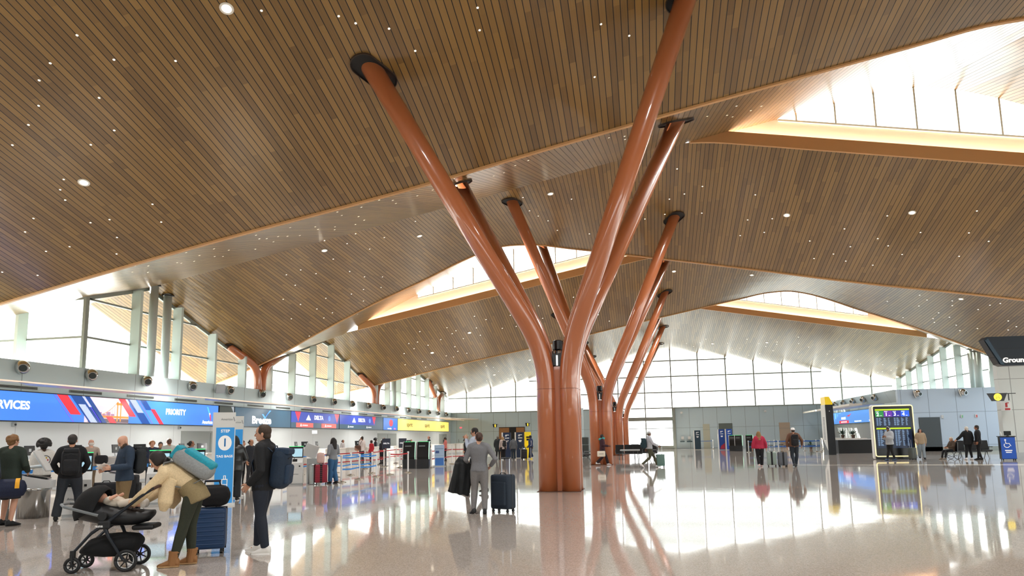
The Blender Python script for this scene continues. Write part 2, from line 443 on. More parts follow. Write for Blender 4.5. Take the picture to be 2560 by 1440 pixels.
# ------------------------------------------------------------------ far wall
YF = 82.
mb = MB()
mb.box((-14.3, YF+.2, 2.37), (21.4, .4, 4.74)); mb.box((15.7, YF+.2, 2.37), (24.8, .4, 4.74))
struct('wall_far', mb, FARWALL)
gl = MB(); xs = [XL + (XR-XL)*i/60 for i in range(61)]
for a, b in zip(xs[:-1], xs[1:]):
    z0 = 0. if -3.6 < (a+b)/2 < 3.3 else 4.74
    gl.quad((a, YF, z0), (b, YF, z0), (b, YF, Vz(4, b)), (a, YF, Vz(4, a)))
win = struct('window_11', gl, GLASS, fix=False)
fr = MB()
ms = [3.1+3.09*i for i in range(-9, 9)]
for x in ms:
    if XL < x < XR:
        z0 = 0 if -3.6 < x < 3.3 else 4.74
        fr.box((x, YF-.05, (z0+Vz(4, x))/2), (.13, .22, Vz(4, x)-z0))
for z in (4.74, 6.56, 8.42, 10.27):
    a = [x for x in [XL+.2*i for i in range(256)] if Vz(4, x) > z+.16]
    if a: fr.box(((a[0]+a[-1])/2, YF-.05, z), (a[-1]-a[0], .2, .12))
for z in (2.4, 3.5): fr.box((-.2, YF, z), (6.9, .16, .07 if z < 3 else .42))
fr.box((3.25, YF-.1, 2.4), (.25, .5, 4.8)); fr.box((-.2, YF, .2), (6.9, .2, .4))
struct('window_frame', fr, FRAME, win)
SHADE = bpy.data.materials.new('shade_fabric'); SHADE.use_nodes = True; _n = SHADE.node_tree; _n.nodes.remove(_n.nodes['Principled BSDF'])
_t = _n.nodes.new('ShaderNodeBsdfTranslucent'); _t.inputs['Color'].default_value = (.17, .18, .18, 1); _d = _n.nodes.new('ShaderNodeBsdfTransparent'); _d.inputs['Color'].default_value = (.9, .95, .96, 1); _x = _n.nodes.new('ShaderNodeMixShader'); _x.inputs[0].default_value = .1
_n.links.new(_t.outputs[0], _x.inputs[1]); _n.links.new(_d.outputs[0], _x.inputs[2]); _n.links.new(_x.outputs[0], _n.nodes['Material Output'].inputs['Surface'])
sh = MB()
zz = [4.74, 6.56, 8.42, 10.27, 12.]
for xa, xb in zip(ms[:-1], ms[1:]):
    a, b = max(xa, XL)+.22, min(xb, XR)-.12
    if b-a < .5: continue
    for z0, z1 in zip(zz[:-1], zz[1:]):
        top = min(z1-.08, Vz(4, a)-.08, Vz(4, b)-.08)
        if top > z0+.25: sh.quad((a, YF+.06, z0+.07), (b, YF+.06, z0+.07), (b, YF+.06, top), (a, YF+.06, top))
struct('window_shade', sh, SHADE, win, fix=False)
mb = MB(); mb.box((1, -25.2, 4), (64, .4, 8.)); struct('back_light_block', mb, FARWALL)  # unseen wall added to keep sky light from behind off the ceiling
# ------------------------------------------------------------------ right side: ticket wing, cross walls
mb = MB()
mb.prism([(19.9, JOGR+.42, 2.3), (19.9, JOGR+.42, 3.9), (19.4, JOGR+.42, 4.83), (27.5, JOGR+.42, 4.83), (27.5, JOGR+.42, 2.3)], (0, 81.6-JOGR, 0))
struct('wall_right_bulkhead', mb, PARAPET)
mb = MB(); mb.box((20.3, (JOGR+82)/2, 1.2), (.3, 82-JOGR, 2.4)); struct('wall_right', mb, WHITEWALL)
mb = MB(); mb.box((27.2, JOGR+.2, 2.4), (15.4, .4, 4.8)); struct('wall_cross', mb, FRONTWALL)
mb = MB(); mb.box((28.1, 39.9, 2.45), (20., .4, 4.9)); struct('wall_right_near', mb, panel_mat('pale_panel', '#c6ccca', 1.22, 1.6, (.35, .93), 'X', .4))
mb = MB(); mb.box((34.5, 49.2, 2.4), (.3, 19, 4.8)); struct('wall_right_return', mb, FRONTWALL)
mb = MB(); mb.quad((30, 39, 0), (34.4, 39, 0), (34.4, 39, 8), (30, 39, 8))
# recessed ceiling lamps: (x, y) on the plan
SMALL = [(-15.6,14.3),(-16.5,14.7),(-13.8,15.2),(-14.7,15.4),(-16.3,16.2),(-16.7,16.5),(-16.9,16.9),(-18.3,17.2),(-19.0,17.6),(-17.0,18.0),(-16.4,18.1),(-14.8,18.0),(-15.1,18.8),(-16.8,18.9),(-18.4,18.7),(-19.2,18.6),(-17.4,19.6),(-21.2,18.9),(-20.4,19.5),(-17.6,20.7),(-17.8,21.6),(-18.8,22.0),(-19.2,23.3),(-15.8,21.0),(-16.5,22.7),(-17.6,22.9),(-17.8,23.4),(-17.6,23.9),(-15.4,22.0),(-16.9,24.2),(-17.0,24.9),(-15.8,23.5),(-13.4,21.5),(-14.0,22.7),(-14.0,23.2),(-14.6,24.7),(-13.7,23.5),(-13.7,24.2),(-13.6,25.0),(-12.3,21.9),(-12.2,23.6),(-12.6,24.6),(-12.2,25.3),(-12.7,26.3),(-10.1,21.1),(-10.5,22.3),(-9.4,21.5),(-10.6,24.0),(-11.1,25.7),(-11.8,26.4),(-8.5,20.9),(-8.4,21.9),(-8.7,23.0),(-7.4,20.7),(-7.7,22.5),(-7.0,22.1),(-6.0,23.1),(-5.0,23.0),(-4.6,22.9),(-15.9,25.5),(-13.3,29.8),(-11.6,29.4),(-10.5,30.4),(-14.8,29.6),(-16.1,29.5),(-14.1,30.6),(-12.4,31.2),(-13.5,32.0),(-15.4,31.8),(-17.2,31.8),(-18.0,31.8),(-16.8,32.7),(-15.4,33.8),(-15.1,35.1),(-14.4,36.0),(-18.2,33.1),(-15.0,37.3),(-15.8,36.6),(-16.5,36.5),(-17.7,35.7),(-19.4,34.0),(-16.4,38.0),(-19.0,35.2),(-18.6,36.4),(-18.2,37.6),(-18.8,37.7),(-20.1,36.2),(-20.3,38.8),(-17.7,40.1),(-12.6,12.6),(-13.7,13.0),(-12.3,13.4),(-11.0,13.9),(-14.3,13.3),(-13.4,14.2),(-14.9,13.9),(-8.4,13.4),(-6.8,14.1),(-6.5,14.4),(-5.8,14.8),(-5.4,15.6),(-3.6,15.0),(-3.7,15.6),(-0.7,16.5),(0.0,17.1),(-1.0,18.1),(2.5,23.0),(3.3,24.1),(3.6,24.9),(3.4,22.5),(4.2,24.6),(4.5,24.2),(-0.8,21.7),(-0.3,22.4),(-0.3,23.2),(-3.5,21.6),(-4.0,21.9),(1.0,22.6),(1.7,24.5),(1.9,30.9),(3.1,32.2),(2.3,32.8),(1.6,33.2),(5.5,32.5),(3.2,34.3),(1.4,34.5),(0.4,34.9),(5.4,34.5),(6.5,34.2),(5.2,35.9),(6.3,35.4),(-5.3,30.9),(-3.1,32.1),(-5.3,32.8),(-5.0,33.7),(-4.6,34.5),(-4.3,36.0),(-2.6,36.5),(11.3,33.1),(13.0,34.1),(14.6,32.2),(14.9,33.8),(15.9,34.3),(15.2,35.7),(9.8,34.4),(11.4,34.9),(12.0,35.4),(10.4,35.8),(9.8,36.6),(8.5,35.7),(9.0,37.2),(10.5,37.1),(11.8,37.2),(12.8,36.0),(19.0,51.0),(19.7,51.7),(21.0,51.0),(21.3,51.8),(19.7,53.2),(17.8,53.7),(23.1,50.6),(22.8,51.6),(23.5,50.1),(21.1,53.6),(19.7,56.4),(21.2,54.9),(21.9,53.9),(21.5,55.5),(22.7,54.9),(23.2,55.6),(23.9,54.5),(24.9,52.3),(25.6,52.8),(25.4,53.5),(6.8,76.2),(6.3,77.8),(5.7,79.5),(4.9,78.7),(6.6,79.5),(9.1,76.6),(10.8,74.4),(10.5,77.8),(9.8,78.8),(12.1,75.3),(11.7,80.0),(12.7,78.8),(12.9,76.0),(13.7,74.0),(13.8,74.8),(13.8,77.1),(15.3,71.6),(15.7,73.6),(16.8,74.3),(16.2,76.4),(18.9,75.8),(20.0,79.3),(19.9,77.3),(20.8,79.3),(21.4,78.2),(22.0,76.5),(22.6,77.8),(23.4,79.8),(24.9,79.9),(25.2,79.4),(25.8,78.6),(26.0,77.5),(26.6,73.8),(27.8,77.2),(24.5,76.9),(-12.6,50.3),(-11.9,51.2),(-10.0,51.4),(-11.0,53.1),(-12.9,52.1),(-15.0,51.0),(-14.5,51.8),(-14.9,52.1),(-14.3,53.3),(-17.1,50.6),(-16.0,52.6),(-17.8,52.1),(-18.5,52.0),(-18.4,53.0),(-17.2,53.0),(-15.3,54.3),(-15.3,55.2),(-14.7,55.9),(-15.9,56.0),(-18.5,55.5),(-16.6,57.1),(-16.4,55.5),(-19.4,53.4),(-12.9,53.4),(-18.6,56.6),(-18.1,56.4),(-20.0,55.3),(-19.8,57.4),(-9.9,53.3),(-7.7,51.0),(-8.3,50.1),(-7.7,53.0),(-5.0,51.0),(-3.4,54.6),(-2.6,56.1),(-17.0,72.1),(-17.1,73.4),(-16.5,74.4),(-16.3,76.2),(-14.2,77.7),(-15.4,78.5),(-15.9,79.7),(-18.3,78.7),(-20.5,79.5),(-20.5,76.0),(-21.0,77.1),(-17.0,80.3)]
LARGE = [(-15.9,16.5),(-15.3,30.6),(-11.0,32.5),(-9.1,13.1),(-4.0,31.1),(7.1,33.8),(12.2,32.7),(2.5,50.4),(8.0,50.9),(21.3,50.4),(7.6,77.5),(12.8,74.6),(-13.6,52.6),(-17.3,54.4),(-17.0,77.1),(-12.4,74.7)]
def cnormal(x, y):
    e = .25
    zx = (ceilz(x+e, y)-ceilz(x-e, y))/(2*e); zy = (ceilz(x, y+e)-ceilz(x, y-e))/(2*e)
    return Vector((zx, zy, -1)).normalized()
LAMPW = mat('lamp_glow', '#fff1d6', emit=LAMP); RING = mat('lamp_ring', '#e9e4da', .4)
def down_mesh():
    mb = MB(); mb.lathe([(.038, .0), (.038, .012), (.055, .012), (.055, 0)], seg=10)
    mb.cur = 1; n = len(mb.v)
    mb.v += [(.042*math.cos(2*PI*j/10), .042*math.sin(2*PI*j/10), .008) for j in range(10)]; mb.face([n+j for j in range(10)])
    return mb
BAYS = ((0, 20.3, 'nearest wooden ceiling strip'), (20.3, 29.7, 'bright rising ceiling fold behind the nearest strip'), (29.7, 39, 'second wooden ceiling strip'),
        (39, 48.7, 'bright rising fold by the second clerestory'), (48.7, 57.6, 'third wooden ceiling strip'), (57.6, 67.5, 'rising fold beyond the third strip'), (67.5, 90, 'farthest wooden ceiling strip'))
def bay(y):
    for a, b, nm in BAYS:
        if a <= y < b: return nm
proto = None
for x, y in SMALL:
    n = cnormal(x, y); p = Vector((x, y, ceilz(x, y))) + n*.004
    if proto is None: proto = obj('downlight', down_mesh(), [RING, LAMPW]); o = proto
    else: o = proto.copy(); COL.objects.link(o)
    o.location = p; o.rotation_euler = n.to_track_quat('Z', 'Y').to_euler()
    s = .62 if y < 20.3 else .75 if y < 40 else .95; o.scale = (s, s, s)
    tag(o, 'tiny round glowing downlight dotted on the '+bay(y), 'downlight', 'tiny downlights on the '+bay(y))
proto = None
LL = ['beside the top of its left half', 'at the left of the second strip', 'over the left centre of the second strip', 'near the top edge above the near column branch', 'right of the near column on the second strip',
      'upper right of the column branches', 'farthest right on the second strip', 'just right of the far column branch', 'above the far right clerestory', 'at the far right above the dark hanging sign',
      'on the left of the farthest strip, right of the columns', 'in the middle of the farthest strip', 'behind the near trunk on the third strip', 'at the lower left of the third strip', 'low on the farthest strip left of the near trunk', 'beside the near trunk on the farthest strip']
for (x, y), l in zip(LARGE, LL):
    n = cnormal(x, y); p = Vector((x, y, ceilz(x, y))) + n*.005
    if proto is None:
        o = thing('ceiling_spotlight', '', 'ceiling light')
        mb = MB(); mb.lathe([(.11, 0), (.11, .02), (.16, .02), (.16, 0)], seg=16); obj('bezel', mb, RING, o)
        mb = MB(); mb.ell((0, 0, 0), (.11, .11, .05), seg=14, rows=6); obj('lens', mb, LAMPW, o)
        proto = o
    else: o = dup(proto, (0, 0, 0))
    o.location = p; o.rotation_euler = n.to_track_quat('Z', 'Y').to_euler()
    tag(o, 'larger round ceiling spotlight '+l, 'ceiling light', 'larger ceiling spotlights')
# fill added for the downlights: an even grid of wide spots below the ceiling
for i, y in enumerate((-12, 2, 12, 24, 33, 43, 52, 62, 72)):
    for x in (-17, -7, 3, 13, 22):
        l = bpy.data.lights.new('lamp_fill', 'SPOT'); l.energy = SPOTW; l.spot_size = 2.3; l.spot_blend = .8; l.shadow_soft_size = .5; l.color = (1, .985, .97)
        o = bpy.data.objects.new('lamp_fill', l); COL.objects.link(o); o.location = (x, y, ceilz(x, y)-.25)

# strip lamps under the left and right canopies, washing the ticket walls
for i in range(8):
    l = bpy.data.lights.new('canopy_lamp', 'AREA'); l.shape = 'RECTANGLE'; l.size = 11; l.size_y = .08; l.energy = CANW; l.color = (1, .96, .92)
    o = bpy.data.objects.new('canopy_lamp', l); COL.objects.link(o); o.location = (-21.95, -5+11.6*i, 3.76); o.rotation_euler = Vector((-.75, 0, -1)).to_track_quat('-Z', 'X').to_euler()
COPPER = mat('copper_paint', '#bb6d43', .3, coat=.9)
COPPERD = mat('copper_seam', '#6e3a20', .5)
BLACK = mat('black_gloss', '#0d0d0f', .25); CHROME = mat('chrome', '#c9c9c6', .12, 1.)
def bend_path(x, y, top, z0=0., zb=3.0, ctrl=4.0, L=1.15):
    c = Vector((x, y, ctrl)); t = Vector(top); d = (t-c).normalized(); e = c + d*L; s = Vector((x, y, zb))
    pts = [Vector((x, y, z0))]
    if zb-.2 > z0: pts.append(Vector((x, y, zb-.15)))
    for i in range(9):
        u = i/8; pts.append(s*(1-u)**2 + c*2*u*(1-u) + e*u*u)
    pts.append(t + d*.35)
    return pts, d
def opening(parent, top, d, r):
    n = cnormal(top[0], top[1]); cp = Vector((top[0], top[1], ceilz(top[0], top[1])))
    ax = (d - n*d.dot(n)); ax = ax.normalized() if ax.length > .05 else Vector((0, 1, 0)); ay = n.cross(ax)
    la, lb = r*2.1+.12, r+.08
    out = []
    for j in range(28):
        a = 2*PI*j/28; cx = math.cos(a); cy = math.sin(a)
        px = (la-lb)*(1 if cx >= 0 else -1) + lb*cx
        out.append(cp + ax*px + ay*lb*cy)
    mb = MB(); mb.loft([[p + n*.015 for p in out], [p + n*.015 + (cp-p)*.02 for p in out]], cap=False)
    mb.poly([p + n*.012 for p in out])  # dark plate on the uncut ceiling, the hole's shade put in as colour
    rim = MB(); rim.loft([[p - n*.03 for p in out], [p + n*.06 for p in out], [p + n*.06 + (p-cp)*.03 for p in out], [p - n*.03 + (p-cp)*.03 for p in out]], cap=False)
    o = obj('opening_shade', mb, DARK, parent, fix=False); obj('collar_rim', rim, mat('collar_brown', '#3a2a20', .6), o)
TREES = [
 (20.0, [(-6.61, 15.83), (1.5, 16.26), (-6.15, 22.63), (1.42, 22.37)], 'nearest copper tree column with four branching pipes, in front of the woman in grey'),
 (38.7, [(-5.89, 31.22), (1.86, 34.84), (-5.9, 41.0), (1.75, 42.4)], 'second copper tree column, with the person in the maroon hood walking past its foot'),
 (57.3, [(-6.5, 53.2), (1.88, 53.6), (-5.9, 60.0), (1.75, 61.0)], 'third copper tree column in the row, behind the black seats'),
 (75.9, [(-6.19, 73.0), (2.2, 73.4), (-5.9, 78.8), (1.75, 79.0)], 'farthest copper tree column, nearest the far glass wall')]
for cy, tops, lab in TREES:
    t = thing('tree_column', lab, 'column', (-2.47, cy, 0), 0, 'copper tree columns down the middle of the hall')
    for k, (tx, ty) in enumerate(tops):
        ox, oy = (-.335 if k % 2 == 0 else .335), (-.335 if k < 2 else .335)
        top = Vector((tx+2.47, ty-cy, ceilz(tx, ty)))
        pts, d = bend_path(ox, oy, top)
        mb = MB(); mb.smooth = True; mb.tube(pts, .27, 28, True, up=(0, 1, 0))
        b = obj('pipe', mb, COPPER, t)
        mb = MB(); mb.tube([(ox, oy, 2.9), (ox, oy, 2.912)], .2712, 28); obj('seam', mb, COPPERD, b)
        w = MB()
        cp = Vector((tx, ty, 0)); 
        opening(b, (tx, ty), d, .27)
        for ch in b.children: 
            if ch.name.startswith('opening_shade'):
                ch.matrix_parent_inverse = Matrix.Translation((2.47, -cy, 0))
    for ax, ay, sx_, sy_ in ((0, -.33, .17, .06), (0, .33, .17, .06), (-.33, 0, .06, .17), (.33, 0, .06, .17)):
        mb = MB(); mb.box((ax, ay, 1.78), (sx_, sy_, 3.56)); obj('cover_strip', mb, COPPER, t)
    mb = MB(); mb.box((0, 0, 3.82), (.3, .5, .42)); mb.lathe([(.13, 4.05), (.16, 4.1), (.16, 4.35), (.1, 4.38)], seg=12)
    sp = obj('uplight_cluster', mb, BLACK, t)
    mb = MB()
    for a in (-.07, .07): mb.lathe([(.05, 3.95), (.055, 4.02), (.05, 4.04)], (a, -.27, 0), 10)
    mb.box((0, -.27, 3.75), (.05, .02, .3)); obj('lamp_trim', mb, CHROME, sp)
    mb = MB(); mb.loft([[(.62*a/1, .62*b, z) for a, b in ((1, 1), (-1, 1), (-1, -1), (1, -1))] for z in (0., .012)]); obj('base_plate', mb, mat('base_dark', '#5a3220', .5), t)
# Y columns standing on the bulkhead by the left glazing
for i, (y, lab) in enumerate(((39.2, 'nearest copper Y shaped prop by the left windows, above the dark blue screen'), (58.1, 'second copper Y shaped prop by the left windows, left of the single grey pipe'), (76.9, 'farthest copper Y shaped prop by the left windows, at the yellow screen'))):
    t = thing('y_column', lab, 'column', (-23.8, y, 4.8), 0, 'copper Y props by the left windows')
    for s in (-1, 1):
        ty = y+2.75*s; tx = -24.0
        top = Vector((tx+23.8, 2.75*s, ceilz(tx, ty)-4.8))
        pts, d = bend_path(0, .25*s, top, 0., .25, 1.35, .8)
        mb = MB(); mb.smooth = True; mb.tube(pts, .25, 20, up=(1, 0, 0)); b = obj('pipe', mb, COPPER, t)
        opening(b, (tx, ty), d, .25)
        for ch in b.children: ch.matrix_parent_inverse = Matrix.Translation((23.8, -y, -4.8))
for x, y, r, lab in ((-23.8, 29.4, .2, 'left pipe of the grey vertical pair in front of the left windows'), (-23.8, 30.4, .2, 'right pipe of the grey vertical pair in front of the left windows'),
                  (-23.8, 62.6, .24, 'single grey vertical pipe between the second and farthest copper Y props'), (26.7, 62.6, .2, 'slimmer grey vertical pipe behind the hanging sign at far right'), (26.75, 61.6, .28, 'thicker grey vertical pipe behind the hanging sign at far right')):
    mb = MB(); mb.smooth = True; mb.cyl((x, y, 4.78), (x, y, ceilz(x, y)+.15), r, 20)
    o = thing('drain_pipe', lab, 'pipe', (0, 0, 0), 0, 'grey vertical pipes at the windows'); obj('pipe', mb, GREYPIPE, o)
    mb = MB(); z = ceilz(x, y); mb.tube([(x, y, z-.02), (x, y, z+.02)], r*1.5, 18); obj('ceiling_collar', mb, DARK, o)
# round jet nozzles
def nozzle_proto():
    t = thing('air_nozzle', '', 'air nozzle')
    mb = MB(); mb.smooth = True; mb.ell((0, 0, 0), (.27, .27, .27), seg=18, rows=12); obj('ball', mb, CHROME, t)
    mb = MB(); mb.smooth = False
    d = Vector((.72, -.55, -.18)).normalized(); Mq = d.to_track_quat('Z', 'Y').to_matrix()
    mb.lathe([(.15, .2), (.165, .24), (.165, .285), (.14, .285), (.14, .25)], seg=16, M=Mq); q = obj('outlet_ring', mb, CHROME, t)
    mb = MB(); mb.lathe([(.135, .26), (.135, .275)], seg=16, M=Mq); obj('outlet', mb, mat('outlet_dark', '#2b3432', .5), q)
    mb = MB(); mb.lathe([(.22, -.22), (.3, -.2), (.3, -.16)], seg=18, M=Vector((1, 0, .2)).to_track_quat('Z', 'Y').to_matrix()); obj('wall_flange', mb, RING, t)
    return t
NOZ = nozzle_proto(); first = True
LN = ['first from the left', 'above the city picture screen', 'under the pair of grey pipes', 'left of the flat wall speaker', 'right of the flat wall speaker', 'under the nearest copper Y prop', 'above the start of the airline screens',
      'eighth along', 'ninth along', 'left of the second Y prop', 'under the second copper Y prop', 'right of the second Y prop', 'under the single grey pipe', 'right of the single grey pipe', 'four short of the far end', 'three short of the far end', 'two short of the far end', 'last but one at the far end']
for k in range(18):
    y = 22.1 + 3.365*k
    o = NOZ if first else dup(NOZ, (0, 0, 0)); first = False
    o.location = (-23.5, y, 4.55); tag(o, 'chrome ball air nozzle on the left bulkhead, '+LN[k], 'air nozzle', 'chrome ball nozzles along the left bulkhead')
for k, y in enumerate((63.7, 66.9, 70.1, 73.2, 76.3)):
    o = dup(NOZ, (19.42, y, 4.5), -1.9); tag(o, 'chrome ball nozzle on the right hand bulkhead, '+['nearest the corner', 'second from the corner', 'middle of the five', 'fourth from the corner', 'farthest, nearest the yellow topped totem'][k], 'air nozzle', 'chrome ball nozzles along the right bulkhead')
for x, l in ((20.9, 'above the doorway'), (24.1, 'above the two people in black')):
    o = dup(NOZ, (x, 58.35, 4.45), -.5); tag(o, 'chrome ball nozzle high on the blue grey cross wall, '+l, 'air nozzle', 'chrome ball nozzles on the cross wall')
# slot vents above the left screens
VENTM = mat('vent_dark', '#3c4745', .5); pv = None
for k in range(16):
    y = 22.05 + 3.28*k
    if pv is None:
        o = thing('slot_vent', '', 'vent'); mb = MB(); mb.box((0, 0, 0), (.05, 1.75, .11)); q = obj('frame', mb, FRAME, o)
        mb = MB()
        for s in (-.03, 0., .03): mb.box((.028, 0, s), (.01, 1.68, .018))
        obj('slot', mb, mat('slot_black', '#161b1b', .6), q); pv = o
    else: o = dup(pv, (0, 0, 0))
    o.location = (-23.59, y, 3.79); tag(o, 'dark linear slot vent above the left screens, '+('nearest the camera' if k == 0 else '%s along' % ['', 'second', 'third', 'fourth', 'fifth', 'sixth', 'seventh', 'eighth', 'ninth', 'tenth', 'eleventh', 'twelfth', 'thirteenth', 'fourteenth', 'fifteenth', 'sixteenth'][k]), 'vent', 'slot vents above the left screens')
# thin canopy rail with tapering wings, both sides
t = thing('canopy_rail', 'long thin warm edged canopy running above the left check in screens', 'canopy')
mb = MB(); mb.box((-22, 33.5, 3.84), (.07, 97, .05)); obj('edge_strip', mb, mat('rail_warm', '#f2dccb', .4, emit=.05, ecol='#ffd9bf'), t)
for k in range(6):
    y = 14.5 + 10.6*k
    mb = MB(); mb.prism([(-22, y-4.5, 3.80), (-22, y+6.5, 3.80), (-22.75, y+1, 3.80), (-22.75, y-3.4, 3.8)], (0, 0, .03)); obj('wing_panel', mb, mat('canopy_grey', '#b9bfc6', .4), t)
mb = MB(); mb.prism([(-22, 72, 3.86), (-20, 81.5, 3.86), (-23.9, 81.5, 3.86)], (0, 0, .12)); obj('end_panel', mb, FASCIA, t)
t = thing('canopy_rail', 'thin pale canopy with a pointed end on the right, behind the yellow topped totem', 'canopy')
mb = MB(); mb.prism([(17.3, 81.5, 3.75), (16.6, 61, 3.75), (17.6, 61, 3.75)], (0, 0, .16)); obj('edge_strip', mb, mat('rail_pale', '#e8e2d6', .4), t)
mb = MB(); mb.prism([(17.6, 61, 3.8), (17.3, 81, 3.8), (19.3, 76, 3.8), (19.3, 61, 3.8)], (0, 0, .05)); obj('wing_panel', mb, MATS['canopy_grey'], t)
# ------------------------------------------------------------------ people
def remesh(mb, vox, smooth=2, name='tmp'):
    me = mb.mesh(name); fixn(me)
    o = bpy.data.objects.new(name, me); COL.objects.link(o)
    r = o.modifiers.new('r', 'REMESH'); r.mode = 'VOXEL'; r.voxel_size = vox; r.use_smooth_shade = True
    s = o.modifiers.new('s', 'SMOOTH'); s.iterations = smooth; s.factor = .5
    bpy.context.view_layer.update()
    m2 = bpy.data.meshes.new_from_object(o.evaluated_get(bpy.context.evaluated_depsgraph_get()))
    bpy.data.objects.remove(o); bpy.data.meshes.remove(me)
    m2.materials.clear()
    return m2
def join_mb(me, mb):
    """append loose MB geometry to a mesh"""
    bm = bmesh.new(); bm.from_mesh(me)
    vs_ = [bm.verts.new(v) for v in mb.v]
    for f, m, s in zip(mb.f, mb.m, mb.sm):
        try: q = bm.faces.new([vs_[i] for i in f]); q.smooth = True; q.material_index = m
        except ValueError: pass
    bmesh.ops.recalc_face_normals(bm, faces=bm.faces)
    bm.to_mesh(me); bm.free(); return me
def etube(mb, path, rx, ry, X, seg=16):
    """elliptic sections along a path; X is the sideways vector"""
    P = [Vector(p) for p in path]; X = Vector(X).normalized(); rings = []
    for i, p in enumerate(P):
        t = (P[min(i+1, len(P)-1)] - P[max(i-1, 0)]).normalized()
        x = (X - t*X.dot(t)).normalized(); y = t.cross(x)
        rings.append([p + x*rx[i]*math.cos(2*PI*j/seg) + y*ry[i]*math.sin(2*PI*j/seg) for j in range(seg)])
    mb.loft(rings)
def interp(a, b, t): return Vector(a).lerp(Vector(b), t)
HEADP = [(0, .045, -.005, .022), (.06, .075, -.03, .042), (.16, .088, -.05, .055), (.28, .09, -.062, .062), (.4, .088, -.075, .068), (.5, .084, -.088, .073), (.6, .094, -.097, .076), (.74, .09, -.1, .077), (.86, .072, -.088, .068), (.94, .045, -.06, .05), (1., .012, -.02, .018)]
def head_mb(mb, M, grow=0., t0=0., seg=18):
    rings = []
    for t, f, b, w in HEADP:
        if t < t0: continue
        z = -.118 + .236*t; rg = []
        for j in range(seg):
            a = 2*PI*j/seg; cx, cy = math.cos(a), math.sin(a)
            px = (abs(cx)**.85)*(1 if cx >= 0 else -1)*(w+grow)
            py = (f+grow)*cy if cy >= 0 else (-(b-grow))*cy
            rg.append(M @ Vector((px, py, z + grow*(t-.5)*1.4)))
        rings.append(rg)
    mb.loft(rings)
def hand_mb(mb, wrist, direc, palm, s=1., curl=.35, side=1, spread=.12, thumb=1.):
    """palm, four unequal bent fingers and a thumb that leaves the side of the palm"""
    d = Vector(direc).normalized(); n = Vector(palm); n = (n - d*n.dot(d)).normalized(); a = d.cross(n)*side   # a: towards the thumb
    w = Vector(wrist)
    Mh = Matrix((a, d, n)).transposed()
    mb.rbox(w + d*.05*s, (.078*s, .095*s, .028*s), .013*s, Mh)
    mb.tube([w - d*.03*s, w + d*.03*s], [.027*s, .026*s], 8)
    L = [.072, .082, .076, .058]
    for i in range(4):
        o = w + d*.093*s + a*(.029 - .0195*i)*s; ang = spread*(1.5-i)*.5; c = curl
        p = [o]; dirv = (d*math.cos(ang) + a*math.sin(ang)).normalized()
        for k, fr in enumerate((.45, .32, .23)):
            c2 = c*(k*.9+.5); v = dirv*math.cos(c2) + n*math.sin(c2); p.append(p[-1] + v*L[i]*fr*1.05*s)
        mb.tube([o - d*.012*s] + p, [.0088*s, .0092*s, .0085*s, .0078*s, .006*s], 7)
    b = w + d*.03*s + a*.034*s; v = (d*.7 + a*.75*thumb + n*.3).normalized(); v2 = (d*.95 + a*.2*thumb + n*.35).normalized()
    mb.tube([b - a*.012*s, b + v*.035*s, b + v*.035*s + v2*.03*s, b + v*.035*s + v2*.055*s], [.014*s, .012*s, .0105*s, .007*s], 7)
BASE = dict(pelvis=(0, 0, .94), waist=(0, .005, 1.08), chest=(0, .0, 1.28), neck=(0, -.015, 1.47), head=(0, .015, 1.615),
            shL=(-.185, -.01, 1.415), shR=(.185, -.01, 1.415), elL=(-.245, -.035, 1.13), elR=(.245, -.035, 1.13), wrL=(-.255, .06, .9), wrR=(.255, .06, .9),
            hipL=(-.09, 0, .92), hipR=(.09, 0, .92), knL=(-.1, .02, .5), knR=(.1, .02, .5), anL=(-.105, -.02, .085), anR=(.105, -.02, .085))
